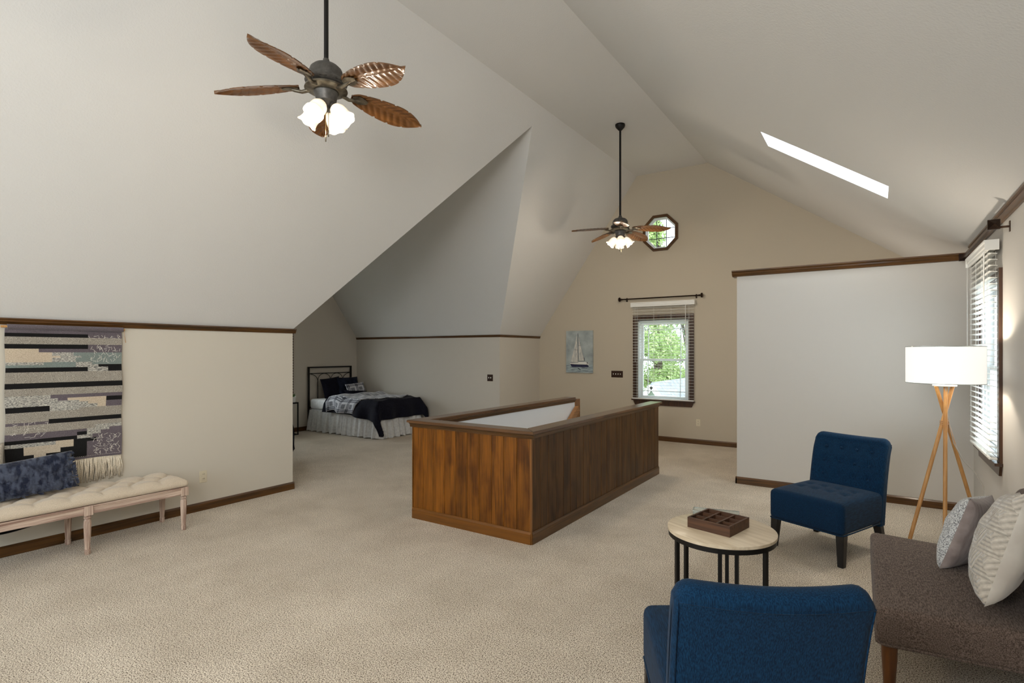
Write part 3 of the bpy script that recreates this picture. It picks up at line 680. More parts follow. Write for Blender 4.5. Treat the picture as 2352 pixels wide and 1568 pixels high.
def make_fan(label, loc, phase, power=7):
    f = thing('ceiling_fan', label, 'ceiling fan', (0, 0, 0), group=None)
    zt = TZ; zc = 3.31
    obj('canopy', lathe(bmesh.new(), [(.0, zt), (.066, zt), (.068, zt-.02), (.06, zt-.042), (.03, zt-.075), (.02, zt-.085), (0, zt-.085)], 24), M['black'], f, smooth=True, sharp=35)
    obj('downrod', tube(bmesh.new(), [(0, 0, zt-.08), (0, 0, 3.39)], .0145, 12), M['black'], f, smooth=True, sharp=50)
    obj('rod_collar', lathe(bmesh.new(), [(0, 3.425), (.018, 3.424), (.022, 3.41), (.030, 3.395), (.034, 3.38), (0, 3.37)], 20), M['iron'], f, smooth=True, sharp=35)
    mo_ = obj('motor_housing', lathe(bmesh.new(), [(0, 3.392), (.04, 3.390), (.075, 3.378), (.096, 3.358), (.104, 3.335), (.104, 3.29), (.125, 3.285), (.130, 3.272), (.122, 3.26), (.10, 3.25), (.09, 3.245), (0, 3.245)], 32), M['iron'], f, smooth=True, sharp=35)
    obj('flywheel', lathe(bmesh.new(), [(0, 3.248), (.096, 3.247), (.128, 3.238), (.132, 3.225), (.112, 3.213), (.07, 3.21), (0, 3.21)], 32), M['pewter'], f, smooth=True, sharp=30)
    vb = bmesh.new()
    for k in range(8):
        a = k*PI/4; b = B(.1045, .1125, -.022, .022, 3.262, 3.274); b.transform(Matrix.Rotation(a, 4, 'Z') @ Matrix.Translation((.011, 0, -.001))); addm(vb, b)
    obj('vent_slots', vb, M['dark'], f)
    obj('switch_housing', lathe(bmesh.new(), [(0, 3.213), (.074, 3.212), (.078, 3.205), (.068, 3.185), (.062, 3.15), (.040, 3.13), (.030, 3.118), (.030, 3.10), (.018, 3.09), (0, 3.085)], 24), M['iron'], f, smooth=True, sharp=35)
    me_blade = None
    for k in range(5):
        a = phase+k*2*PI/5
        Mr = Matrix.Rotation(a, 4, 'Z')
        tiltm = Matrix.Translation((0, 0, 3.245)) @ Matrix.Rotation(R(3), 4, 'Y') @ Matrix.Rotation(R(-13), 4, 'X')
        if me_blade is None:
            bo = obj('blade', leaf_blade(), M['blade'], None, smooth=True, sharp=50); me_blade = bo.data
        else:
            bo = bpy.data.objects.new('blade', me_blade); C.objects.link(bo)
        bo.parent = f; bo.matrix_local = Mr @ tiltm
        bm = bmesh.new()
        tube(bm, [(.105, .0, 3.222), (.15, 0, 3.208), (.19, 0, 3.216), (.225, 0, 3.226)], [.014, .012, .013, .012], 8)
        b = bmesh.new()
        fnl = lambda u_, v_: (.175+.10*u_, (v_*2-1)*.036*max(.12, math.sin(PI*(u_*.80+.14)))**.8, -.011+.006*abs(v_*2-1)+.003*math.sin(u_*40+abs(v_-.5)*14)*.4)
        b = grid(fnl, 16, 8); thicken(b, .006); b.transform(tiltm); addm(bm, b)
        bm.transform(Mr)
        obj('blade_bracket', bm, M['pewter'], f, smooth=True, sharp=50)
    for k in range(4):
        a = phase+R(20)+k*PI/2
        Ml = Matrix.Rotation(a, 4, 'Z') @ Matrix.Translation((.045, 0, 3.125)) @ Matrix.Rotation(R(180-42), 4, 'Y')
        obj('lamp_holder', lathe(bmesh.new(), [(0, -.01), (.018, -.008), (.024, .01), (.026, .03), (0, .03)], 14, M=Ml), M['iron'], f, smooth=True, sharp=35)
        prof = [(.022, .018), (.036, .03), (.047, .055), (.050, .085), (.049, .105), (.054, .128), (.061, .142)]
        bm = bmesh.new(); n_ = 32; rings = []
        for i, (r, z) in enumerate(prof):
            rings.append([bm.verts.new(Ml @ Vector(((r*(1+.025*(i/6)**3*math.cos(6*q*2*PI/n_)))*math.cos(q*2*PI/n_), (r*(1+.025*(i/6)**3*math.cos(6*q*2*PI/n_)))*math.sin(q*2*PI/n_), z+.004*(i/6)**4*math.cos(6*q*2*PI/n_)))) for q in range(n_)])
        for r0, r1 in zip(rings, rings[1:]):
            for q in range(n_): bm.faces.new((r0[q], r1[q], r1[(q+1) % n_], r0[(q+1) % n_]))
        bm.normal_update(); bmesh.ops.solidify(bm, geom=bm.faces[:], thickness=.003)
        sh = obj('glass_shade', bm, M['tulip'], f, smooth=True)
        obj('bulb', lathe(bmesh.new(), [(0, .025), (.013, .03), (.022, .06), (.026, .08), (.018, .10), (0, .108)], 12, M=Ml), M['bulb'], sh, smooth=True)
        pl = point('fan_bulb_light', Ml @ Vector((0, 0, .15)), power, WARM, .035); pl.parent = f
    for (dx, dy, zb) in ((.022, -.02, 2.93), (-.015, .028, 2.985)):
        pc = obj('pull_chain', tube(bmesh.new(), [(dx, dy, 3.12), (dx, dy, zb)], .0018, 6), M['brass'], f)
        obj('chain_weight', lathe(bmesh.new(), [(0, zb), (.004, zb-.002), (.0055, zb-.02), (.004, zb-.022), (.0045, zb-.045), (0, zb-.047)], 10, (dx, dy, 0)), M['pewter'], pc, smooth=True)
    f.location = loc
    return f
mb = bpy.data.materials.new('lit_bulb'); mb.use_nodes = True; pb = mb.node_tree.nodes['Principled BSDF']; pb.inputs['Emission Color'].default_value = (1, .9, .72, 1); pb.inputs['Emission Strength'].default_value = 6; M['bulb'] = mb
make_fan('nearer and larger ceiling fan with carved leaf blades, hanging left of the stairs', (-2.96, 2.2, 0), R(2))
make_fan('farther ceiling fan with leaf blades, hanging in front of the octagonal window', (-2.96, 6.93, 0), R(7), 13)

# ------------------------------------------------------------------ fabrics
def fabric(name, c1, c2, scale=180, st=(1, 1, 1), bump=.4, rough=.95, sheen=.3, fac=(.35, .65), bd=.0015, **k):
    return mat(name, c1, rough, col2=c2, scale=scale, stretch=st, bump=bump, bscale=scale*1.3, bdist=bd, sheen=sheen, spec=.15, fac=fac, **k)
M['blue'] = fabric('blue_linen', (17, 54, 84), (8, 30, 52), 330, (1, 1, .07))
M['blue_t'] = fabric('blue_linen_seat', (17, 50, 78), (8, 28, 49), 330, (1, .07, 1))
for k_ in ('blue', 'blue_t'): M[k_].node_tree.nodes['Principled BSDF'].inputs['Sheen Weight'].default_value = .04
M['blackwood'] = mat('black_wood', (24, 22, 22), .4)
M['taupe'] = fabric('taupe_chenille', (116, 100, 90), (66, 54, 47), 230, (1, .22, 1), bump=.5, sheen=.08)
M['linen'] = fabric('cream_linen', (216, 201, 180), (192, 176, 154), 300)
M['walnut'] = wood('sofa_leg_wood', (116, 68, 26), (70, 38, 14), 'z')

def rounded(bm_box, r, seg=3): return bm_box
def cushion_box(x0, x1, y0, y1, z0, z1, r, nx=20, ny=20, dis=None, seg=4):
    """bevelled box whose top is subdivided and displaced by dis(x,y)"""
    b = bmesh.new()
    bmesh.ops.create_cube(b, size=1, matrix=Matrix.Translation(((x0+x1)/2, (y0+y1)/2, (z0+z1)/2)) @ Matrix.Diagonal((x1-x0, y1-y0, z1-z0, 1)))
    bmesh.ops.bevel(b, geom=b.edges[:], offset=r, segments=seg, affect='EDGES', profile=.5)
    for k in range(1, nx):
        bmesh.ops.bisect_plane(b, geom=b.verts[:]+b.edges[:]+b.faces[:], plane_co=(x0+(x1-x0)*k/nx, 0, 0), plane_no=(1, 0, 0))
    for k in range(1, ny):
        bmesh.ops.bisect_plane(b, geom=b.verts[:]+b.edges[:]+b.faces[:], plane_co=(0, y0+(y1-y0)*k/ny, 0), plane_no=(0, 1, 0))
    if dis:
        for v in b.verts:
            if v.co.z > (z0+z1)/2: v.co.z += dis(v.co.x, v.co.y)
    return b

# ------------------------------------------------------------------ slipper chairs
def make_chair(label):
    c = thing('slipper_chair', label, 'chair')
    hw = .287; zt = .455; zb = .225
    btn = [(x, y) for y in (-.04, .10) for x in (-.17, -.057, .057, .17)]
    def dip(x, y):
        e = max(0, 1-(x/hw)**4)*max(0, 1-((y-.06)/.32)**4)*.018
        for a, b in btn: e -= .016*math.exp(-((x-a)**2+(y-b)**2)/.0009)
        return e
    seat = cushion_box(-hw, hw, -.245, .36, zb, zt, .035, 34, 34, dip, 4)
    obj('seat', seat, M['blue_t'], c, smooth=True, sharp=50)
    for a, b in btn:
        obj('button', lathe(bmesh.new(), [(0, .006), (.009, .004), (.012, 0), (0, -.004)], 10, (a, b, zt+.004)), M['blue_t'], c, smooth=True)
    # back: curved in plan, leaning back, rolled top
    def centre(s, tz):                      # s across -1..1, tz height 0..1
        z = .205+tz*.618
        y = -.235-.075*tz-.045*(tz**3) - .030*(1-s*s)*tz
        return y, z
    bt = [(s, q) for q in (.52, .70, .88) for s in (-.62, -.21, .21, .62)]
    th_ = .095
    def fr(a, b):       # closed cross-section loop in b around front and back, a across
        capk = 1
        if a < .05: capk = a/.05; s = -1
        elif a > .95: capk = (1-a)/.05; s = 1
        else: s = (a-.05)/.90*2-1
        x = s*hw
        edge = max(0, abs(s)-.86)/.14
        th = th_*math.sqrt(max(0, 1-edge**2))*.35+th_*.65 if edge < 1 else th_*.65
        th *= capk
        if b < .40: tz = b/.40; side = 1
        elif b < .60: tz = 1; side = None
        else: tz = 1-(b-.60)/.40; side = -1
        y, z = centre(s, tz)
        corner = max(0, abs(s)-.80)/.20
        if side is None:
            ang = PI*(b-.40)/.20
            yy = y+th/2*math.cos(ang); zz = z+th*.45*math.sin(ang)
        else: yy = y+side*th/2; zz = z
        if tz > .85: zz -= .030*corner**2.2*(tz-.85)/.15
        zz += -.010*(1-s*s)*(tz**4)
        if side == 1:
            for (p, q) in bt:
                yy -= .013*math.exp(-(((s-p)*hw)**2+((tz-q)*.635)**2)/.0008)
            yy += .012*(1-s**4)*math.sin(PI*min(1, tz))
        return (x, yy, zz)
    bm = grid(fr, 40, 70)
    # close the two ends
    bmesh.ops.holes_fill(bm, edges=[e for e in bm.edges if e.is_boundary])
    obj('backrest', bm, M['blue'], c, smooth=True, sharp=60)
    for (p, q) in bt:
        y, z = centre(p, q)
        obj('button', lathe(bmesh.new(), [(0, .006), (.009, .004), (.012, 0), (0, -.004)], 10, (p*hw, y+th_/2-.001, z), Matrix.Rotation(R(-84), 4, 'X')), M['blue'], c, smooth=True)
    # seam cord on the rear of the back
    sm = bmesh.new()
    pts = []
    for k in range(21):
        s = -0.97+1.94*k/20; y, z = centre(s, .985); pts.append((s*hw, y-th_/2-.0, z-.012*(1-s*s)-.02*max(0, abs(s)-.8)))
    tube(sm, pts, .003, 5)
    for s in (-.965, .965):
        pts = []
        for k in range(9):
            y, z = centre(s, .965-.965*k/8); pts.append((s*hw, y-th_/2, z))
        tube(sm, pts, .003, 5)
    obj('piping', sm, M['blue'], c, smooth=True)
    obj('welt', tube(bmesh.new(), [(-hw+.004, -.24, zb+.006), (-hw+.004, .34, zb+.006), (-hw+.02, .356, zb+.006), (hw-.02, .356, zb+.006), (hw-.004, .34, zb+.006), (hw-.004, -.24, zb+.006)], .005, 6), M['blue_t'], c, smooth=True)
    for sx in (-1, 1):
        for (ya, yb_, w0) in ((.31, .325, .026), (-.22, -.30, .026)):
            x = sx*(hw-.035); bm = bmesh.new(); zt_ = zb+.015
            a_ = [bm.verts.new((x+i*.030, ya+j*.030, zt_)) for i, j in ((-1, -1), (1, -1), (1, 1), (-1, 1))]
            b_ = [bm.verts.new((x+sx*.008+i*.021, yb_+j*.021, 0)) for i, j in ((-1, -1), (1, -1), (1, 1), (-1, 1))]
            bm.faces.new(a_); bm.faces.new(b_[::-1])
            for k in range(4): bm.faces.new((a_[k], b_[k], b_[(k+1) % 4], a_[(k+1) % 4]))
            bmesh.ops.bevel(bm, geom=bm.edges[:], offset=.003, segments=1, affect='EDGES')
            obj('leg', bm, M['blackwood'], c)
    return c
ch = make_chair('blue tufted armless chair facing the camera, beside the white partition')
move(ch, (-.312, 4.879, 0), R(156))
c2 = dup(ch, label='blue armless chair in the foreground seen from behind')
move(c2, (-.433, 2.063, 0), R(28))

# ------------------------------------------------------------------ coffee table and what is on it
tc_ = (-.789, 3.383)
M['ashtop'] = wood('pale_ash', (226, 210, 184), (198, 178, 148), 'x', rough=.45, coat=.1, st=12)
t = thing('coffee_table', 'round coffee table with pale wood top and black metal legs', 'table', (tc_[0], tc_[1], 0), R(-25))
tl = bmesh.new(); lathe(tl, [(0, .48), (.308, .48), (.314, .477), (.314, .461), (.310, .458), (0, .458)], 72, (tc_[0], tc_[1], 0)); obj('tabletop', tl, M['ashtop'], t, smooth=True, sharp=30)
rg = bmesh.new(); n_ = 72
rr = [[rg.verts.new((tc_[0]+r*math.cos(2*PI*k/n_), tc_[1]+r*math.sin(2*PI*k/n_), z)) for k in range(n_)] for r, z in ((.282, .4575), (.309, .4575), (.309, .430), (.282, .430))]
for i in range(4):
    for k in range(n_): rg.faces.new((rr[i][k], rr[i][(k+1) % n_], rr[(i+1) % 4][(k+1) % n_], rr[(i+1) % 4][k]))
obj('apron_ring', rg, M['black'], t)
LEGS = TABLE_LEGS = [(0, 84), (0, 336), (0, 96), (0, 227), (0, 150), (0, 282)]
for _, a in LEGS:
    a = R(a); x = tc_[0]+.295*math.cos(a); y = tc_[1]+.295*math.sin(a)
    b = B(-.011, .011, -.011, .011, .0, .43); b.transform(Matrix.Translation((x, y, 0)) @ Matrix.Rotation(a, 4, 'Z')); obj('leg', b, M['black'], t)
for i in range(3):
    a, b = R(LEGS[2*i][1]), R(LEGS[2*i+1][1])
    obj('foot_rail', bar(bmesh.new(), (tc_[0]+.295*math.cos(a), tc_[1]+.295*math.sin(a), .011), (tc_[0]+.295*math.cos(b), tc_[1]+.295*math.sin(b), .011), .02), M['black'], t)
M['traywood'] = wood('old_dark_wood', (94, 62, 40), (54, 34, 22), 'x', rough=.6, coat=0)
# tray: corners from the photo at table height
tr = thing('divided_tray', 'dark wooden tray with nine compartments on the coffee table', 'tray', (-.807, 3.39, .48), R(-13))
TL, TD, Th = .268, .258, .062
Tt = wm(tr)
def tpart(nm, bm, m=None): bm.transform(Tt); return obj(nm, bm, m or M['traywood'], tr)
tpart('base', B(-TL/2+.01, TL/2-.01, -TD/2+.01, TD/2-.01, 0.0, .008))
tpart('side', B(-TL/2, TL/2, -TD/2, -TD/2+.012, 0, Th)); tpart('side', B(-TL/2, TL/2, TD/2-.012, TD/2, 0, Th))
tpart('side', B(-TL/2, -TL/2+.012, -TD/2+.012, TD/2-.012, 0, Th)); tpart('side', B(TL/2-.012, TL/2, -TD/2+.012, TD/2-.012, 0, Th))
for k in (1, 2):
    y = -TD/2+TD*k/3; tpart('divider', B(-TL/2+.012, TL/2-.012, y-.003, y+.003, .008, Th-.004))
    x = -TL/2+TL*k/3; tpart('divider', B(x-.006, x+.006, -TD/2+.012, TD/2-.012, .008, Th-.002))
M['clear'] = bpy.data.materials.new('clear_glass'); M['clear'].use_nodes = True
pc_ = M['clear'].node_tree.nodes['Principled BSDF']; pc_.inputs['Transmission Weight'].default_value = .9; pc_.inputs['Roughness'].default_value = .05; pc_.inputs['Base Color'].default_value = (.85, .93, .93, 1)
gf = thing('glass_box', 'small clear glass box with thin metal rim behind the divided tray', 'glass box', (-.872, 3.60, .48), R(12))
Tt = wm(gf)
M['silver'] = mat('silver_rim', (205, 214, 214), .25, metal=.8)
for bx in ((-.14, .14, -.042, -.039), (-.14, .14, .039, .042), (-.14, -.137, -.039, .039), (.137, .14, -.039, .039)):
    b = B(*bx, 0, .034); b.transform(Tt); obj('side_pane', b, M['clear'], gf)
b = bmesh.new()
for z in (.002, .036):
    for p, q in (((-.14, -.04), (.14, -.04)), ((.14, -.04), (.14, .04)), ((.14, .04), (-.14, .04)), ((-.14, .04), (-.14, -.04))):
        bar(b, (p[0], p[1], z), (q[0], q[1], z), .004)
b.transform(Tt); obj('rim', b, M['silver'], gf)

# ------------------------------------------------------------------ sofa
s = thing('sofa', 'taupe upholstered armless settee against the right wall', 'sofa', (.38, 3.4, 0))
seat = cushion_box(0, .73, 2.80, 4.0, .27, .43, .032, 16, 20, lambda x, y: .012*math.sin(PI*min(1, max(0, x/.73)))*math.sin(PI*min(1, max(0, (y-2.8)/1.2))), 5)
for v in seat.verts:
    k = v.co.x/.73; m_ = (v.co.y-2.8)/1.2
    v.co.y += k*(.085*(1-m_)-.10*m_)
    v.co.x -= .03*m_*(1-k)
obj('seat', seat, M['taupe'], s, smooth=True, sharp=60)
wl_ = bmesh.new(); tube(wl_, [(.72, 2.89, .276), (.03, 2.812, .276), (.004, 2.83, .276), (-.022, 3.96, .276), (0, 3.99, .276), (.72, 3.91, .276)], .007, 6)
obj('piping', wl_, M['taupe'], s, smooth=True)
# back: rounded upright slab along the wall
def backf(a, b):
    y = 2.93+.87*a; ang = 2*PI*b
    e = math.sin(PI*min(max(a, 0), 1))**.10 if 0 < a < 1 else 0
    hx = .088*(.3+.7*e); zc_ = .40+.22*1; hz = .27*(.35+.65*e)
    cx_ = .665; ca, sa = math.cos(ang), math.sin(ang)
    p_ = .55
    xx = cx_+hx*math.copysign(abs(ca)**p_, ca); zz = .60+hz*math.copysign(abs(sa)**p_, sa)
    return (xx+.04*(zz-.6), y, zz)
bm = grid(backf, 36, 36); bmesh.ops.holes_fill(bm, edges=[e for e in bm.edges if e.is_boundary])
obj('backrest', bm, M['taupe'], s, smooth=True)
for (x, y) in ((.05, 2.86), (.03, 3.90), (.66, 2.93), (.66, 3.86)):
    obj('leg', lathe(bmesh.new(), [(0, .275), (.032, .275), (.030, .2), (.018, 0), (0, 0)], 18, (x, y, 0)), M['walnut'], s, smooth=True, sharp=40)

# ------------------------------------------------------------------ pillows
def pillow_bm(w, h, d, n=26, pinch=.06, nz=0, seed=0, ears=.0):
    bm = bmesh.new(); vs = {}
    for side in (1, -1):
        for i in range(n+1):
            for j in range(n+1):
                u = i/n*2-1; v = j/n*2-1
                edge = i in (0, n) or j in (0, n)
                if edge and side == -1: continue
                prof = max(0, (1-u**2)*(1-v**2))**.42
                shrink_x = 1-pinch*(1-v*v)*abs(u)**3; shrink_y = 1-pinch*(1-u*u)*abs(v)**3
                x = u*w/2*shrink_x; y = v*h/2*shrink_y
                z = side*d/2*prof
                if nz and not edge: z += nz*noise.noise(Vector((u*3+seed, v*3, side*2)))*prof
                vs[(side, i, j)] = bm.verts.new((x, y, z))
    uvl = bm.loops.layers.uv.new('UVMap')
    g_ = lambda s, i, j: vs.get((s, i, j)) or vs[(1, i, j)]
    for side in (1, -1):
        for i in range(n):
            for j in range(n):
                idx = ((i, j), (i+1, j), (i+1, j+1), (i, j+1))
                if side == -1: idx = idx[::-1]
                f = bm.faces.new([g_(side, a, b) for a, b in idx])
                f.material_index = 0 if side == 1 else 1
                for l, (a, b) in zip(f.loops, idx): l[uvl].uv = (a/n, b/n)
    return bm
def place_pillow(name, label, bm, mats, Mx, group=None, partname='cover'):
    loc = Mx.translation
    t_ = thing(name, label, 'pillow', tuple(loc), group=group)
    bm.transform(Mx); return t_, obj(partname, bm, mats, t_, smooth=True)
def frame(c, face, up, roll=0):
    """matrix with local z = face normal, local y ~ up"""
    z = Vector(face).normalized(); y = Vector(up); y = (y-z*y.dot(z)).normalized(); x = y.cross(z)
    m = Matrix((x, y, z)).transposed().to_4x4(); m.translation = Vector(c)
    return m @ Matrix.Rotation(roll, 4, 'Z')
M['boucle'] = fabric('grey_boucle', (222, 222, 220), (120, 120, 122), 170, bump=1.0, bd=.006, fac=(.38, .56))
M['mauve'] = fabric('mauve_satin', (164, 150, 144), (136, 122, 118), 14, (1, 6, 1), bump=.6, bd=.006, rough=.6)
def quiltmat():
    m = fabric('beige_velvet_quilted', (208, 198, 184), (190, 180, 166), 60, bump=.1, rough=.7, sheen=.5)
    N = m.node_tree.nodes; L = m.node_tree.links; p = N['Principled BSDF']
    tc = N.new('ShaderNodeTexCoord'); sp = N.new('ShaderNodeSeparateXYZ'); L.new(tc.outputs['UV'], sp.inputs[0])
    def mth(op, a, b=None):
        n_ = N.new('ShaderNodeMath'); n_.operation = op
        for i, v in enumerate((a, b)):
            if v is None: continue
            if isinstance(v, (int, float)): n_.inputs[i].default_value = v
            else: L.new(v, n_.inputs[i])
        return n_.outputs[0]
    u, v = sp.outputs[0], sp.outputs[1]
    tri = mth('PINGPONG', mth('MULTIPLY', u, 5.0), .5)          # zigzag bands
    fy = mth('FRACT', mth('MULTIPLY', v, 5.0))
    mask = mth('GREATER_THAN', fy, mth('MULTIPLY', tri, 2.0))
    s1 = mth('SINE', mth('MULTIPLY', v, 28*PI)); s2 = mth('SINE', mth('MULTIPLY', mth('ADD', mth('MULTIPLY', u, .8), mth('MULTIPLY', v, -.6)), 28*PI))
    mx = N.new('ShaderNodeMix'); mx.data_type = 'FLOAT'; L.new(mask, mx.inputs['Factor']); L.new(mth('ABSOLUTE', s1), mx.inputs['A']); L.new(mth('ABSOLUTE', s2), mx.inputs['B'])
    bp = N.new('ShaderNodeBump'); bp.inputs['Strength'].default_value = .9; bp.inputs['Distance'].default_value = .008
    L.new(mx.outputs['Result'], bp.inputs['Height']); L.new(bp.outputs[0], p.inputs['Normal']); return m
M['quilt'] = quiltmat()
M['velvet'] = fabric('beige_velvet', (208, 200, 188), (192, 182, 170), 9, bump=.35, bd=.006, rough=.7, sheen=.5)
t1, p1 = place_pillow('throw_pillow', 'small grey boucle pillow on the settee, behind the quilted pillow', pillow_bm(.40, .40, .17, nz=.01), [M['boucle'], M['mauve']],
                      frame((.40, 3.64, .605), (-.93, .38, .30), (.25, .15, 1), R(-6)))
t2, p2 = place_pillow('throw_pillow', 'large quilted beige velvet pillow on the settee', pillow_bm(.50, .50, .20, nz=.012, seed=4), [M['quilt'], M['velvet']],
                      frame((.475, 3.16, .69), (-.93, .16, .26), (.22, .02, 1), R(8)))

# ------------------------------------------------------------------ floor lamp
LC = (.44, 5.17)
M['lampwood'] = wood('lamp_leg_wood', (206, 156, 96), (178, 126, 70), 'z', rough=.5, coat=.1)
def lshade():
    m = bpy.data.materials.new('lit_lamp_shade'); m.use_nodes = True; N = m.node_tree.nodes; p = N['Principled BSDF']
    p.inputs['Base Color'].default_value = (.85, .84, .80, 1); p.inputs['Roughness'].default_value = .9
    p.inputs['Emission Color'].default_value = (1, .985, .95, 1); p.inputs['Emission Strength'].default_value = .62; return m
M['lshade'] = lshade()
t = thing('floor_lamp', 'lit floor lamp with white drum shade on three crossed wooden legs', 'lamp', (LC[0], LC[1], 0))
bm = bmesh.new(); n_ = 64
rr = [[bm.verts.new((LC[0]+.245*math.cos(2*PI*k/n_), LC[1]+.245*math.sin(2*PI*k/n_), z)) for k in range(n_)] for z in (1.312, 1.36, 1.50, 1.588)]
for a_, b_ in zip(rr, rr[1:]):
    for k in range(n_): bm.faces.new((a_[k], a_[(k+1) % n_], b_[(k+1) % n_], b_[k]))
bm.normal_update(); bmesh.ops.solidify(bm, geom=bm.faces[:], thickness=.003)
sh = obj('lamp_shade', bm, M['lshade'], t, smooth=True, sharp=40)
for z in (1.312, 1.588):
    pts = [(LC[0]+.246*math.cos(2*PI*k/48), LC[1]+.246*math.sin(2*PI*k/48), z) for k in range(49)]
    obj('shade_rim', tube(bmesh.new(), pts, .003, 6, cap=False), M['silver'] if z < 1.4 else M['silver'], sh, smooth=True)
bm = bmesh.new()
for k in range(3):
    a = k*2*PI/3; bar(bm, (LC[0], LC[1], 1.33), (LC[0]+.243*math.cos(a), LC[1]+.243*math.sin(a), 1.33), .005)
obj('spider', bm, M['white'], sh)
obj('bulb', lathe(bmesh.new(), [(0, 1.34), (.014, 1.345), (.028, 1.39), (.032, 1.42), (.02, 1.45), (0, 1.455)], 14, (LC[0], LC[1], 0)), M['bulb'], t, smooth=True)
point('floor_lamp_light', (LC[0], LC[1], 1.46), 24, (1, .90, .76), .05)
obj('lamp_socket', lathe(bmesh.new(), [(0, 1.345), (.022, 1.345), (.03, 1.33), (.03, 1.29), (0, 1.29)], 20, (LC[0], LC[1], 0)), M['white'], t, smooth=True, sharp=40)
obj('top_plate', lathe(bmesh.new(), [(0, 1.297), (.075, 1.297), (.077, 1.292), (.075, 1.287), (0, 1.287)], 24, (LC[0], LC[1], 0)), M['white'], t)
legs = [((.491, 5.20), (.187, 5.003)), ((.385, 5.13), (.722, 5.50)), ((.445, 5.165), (.42, 4.924))]
for a, b in legs:
    obj('leg', tube(bmesh.new(), [(a[0], a[1], 1.287), (b[0], b[1], 0)], [.0135, .0135], 14), M['lampwood'], t, smooth=True, sharp=50)
M['twine'] = mat('twine', (190, 150, 110), .9)
pts = [(.437+.028*math.cos(k*.5), 5.16+.036*math.sin(k*.5), .99+.0010*k) for k in range(38)]
obj('twine_binding', tube(bmesh.new(), pts, .003, 5), M['twine'], t, smooth=True)
M['cord'] = mat('clear_cord', (198, 194, 184), .3)
pts = [(.445, 5.15, 1.28), (.45, 5.14, 1.10), (.47, 5.17, .98), (.50, 5.22, .85), (.56, 5.27, .72), (.64, 5.32, .62), (.69, 5.34, .52), (.70, 5.36, .40), (.72, 5.45, .25), (.74, 5.6, .05), (.75, 5.7, .006)]
obj('power_cord', tube(bmesh.new(), pts, .0042, 6), M['cord'], t, smooth=True)

# ------------------------------------------------------------------ bench
M['limed'] = wood('limed_pink_wood', (206, 184, 166), (150, 122, 108), 'z', rough=.75, coat=0, st=26, fac=(.38, .6))
M['limed_y'] = wood('limed_pink_wood_y', (206, 184, 166), (150, 122, 108), 'y', rough=.75, coat=0, st=26, fac=(.38, .6))
by0, by1, bx0, bx1 = .915, 2.345, -5.485, -5.035
t = thing('bench', 'cream tufted bench with turned whitewashed legs under the wall hanging', 'bench', (-5.26, 1.63, 0))
zt, zb = .435, .375
PY, PXX = .102, .105
def tuft(x, y):
    p_ = (y-by1+.10)/PY; q_ = (x-(bx0+bx1)/2)/PXX
    a_, b_ = p_/1+q_, p_-q_
    if abs(q_) > 1: a_, b_ = p_+1, p_-1
    f_ = (abs(math.sin(PI*a_/2))*abs(math.sin(PI*b_/2)))**.27
    if abs(q_) > 1: f_ = .55*f_+.45
    ed = min((x-bx0), (bx1-x), (y-by0), (by1-y))
    k = min(1, max(0, ed/.055))
    return -.020+.048*f_*k + .012*(1-k)
bm = cushion_box(bx0, bx1, by0, by1, zb, zt, .022, 40, 150, tuft, 3)
obj('seat_pad', bm, M['linen'], t, smooth=True, sharp=75)
for i in range(-1, 15):
    for q_ in (-1, 0, 1):
        p_ = -i
        a_, b_ = p_+q_, p_-q_
        if a_ % 2: continue
        y = by1-.10+p_*PY; x = (bx0+bx1)/2+q_*PXX
        if by0+.03 < y < by1-.03: obj('button', lathe(bmesh.new(), [(0, .006), (.010, .004), (.013, 0), (0, -.004)], 10, (x, y, zt-.002)), M['linen'], t, smooth=True)
def rail(ax, s0, s1, base, sgn):
    z = .373
    pr = [(base-sgn*.02, z), (base+sgn*.002, z), (base+sgn*.004, z-.006), (base, z-.012), (base, z-.018), (base-sgn*.003, z-.022), (base-sgn*.003, z-.046), (base, z-.050), (base, z-.062), (base-sgn*.02, z-.062)]
    obj('apron', prof_x(bmesh.new(), pr, s0, s1, ax), M['limed_y'], t)
rail('y', by0+.02, by1-.02, bx1-.004, 1); rail('y', by0+.02, by1-.02, bx0+.004, -1); rail('x', bx0+.02, bx1-.02, by1-.004, 1); rail('x', bx0+.02, bx1-.02, by0+.004, -1)
for y in (by1-.032, 1.632, by0+.032):
    for x in (bx1-.028, bx0+.028):
        bm = B(x-.030, x+.030, y-.029, y+.029, .300, .3735, bev=.002)
        prof = [(.0, .302), (.018, .302), (.018, .292), (.024, .286), (.024, .278), (.017, .272), (.021, .262), (.0235, .256), (.0235, .25)]
        lathe(bm, prof+[(.0, .25)], 20, (x, y, 0))
        n_ = 32; rings = []
        for z, r in ((.25, .0235), (.23, .0245), (.12, .0205), (.04, .0165)):
            rings.append([bm.verts.new((x+(r-(.0022 if k % 4 == 0 else 0))*math.cos(2*PI*k/n_), y+(r-(.0022 if k % 4 == 0 else 0))*math.sin(2*PI*k/n_), z)) for k in range(n_)])
        for a_, b_ in zip(rings, rings[1:]):
            for k in range(n_): bm.faces.new((a_[k], b_[k], b_[(k+1) % n_], a_[(k+1) % n_]))
        bm.faces.new(rings[0]); bm.faces.new(rings[-1][::-1])
        lathe(bm, [(0, .042), (.0195, .042), (.0205, .034), (.018, .028), (.0205, .02), (.0185, .008), (.015, 0), (0, 0)], 20, (x, y, 0))
        obj('leg', bm, M['limed'], t, smooth=True, sharp=35)
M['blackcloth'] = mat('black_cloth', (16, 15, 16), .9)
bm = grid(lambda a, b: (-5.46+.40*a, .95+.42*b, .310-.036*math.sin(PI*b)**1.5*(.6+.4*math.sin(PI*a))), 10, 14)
obj('dust_cover', bm, M['blackcloth'], t, smooth=True)

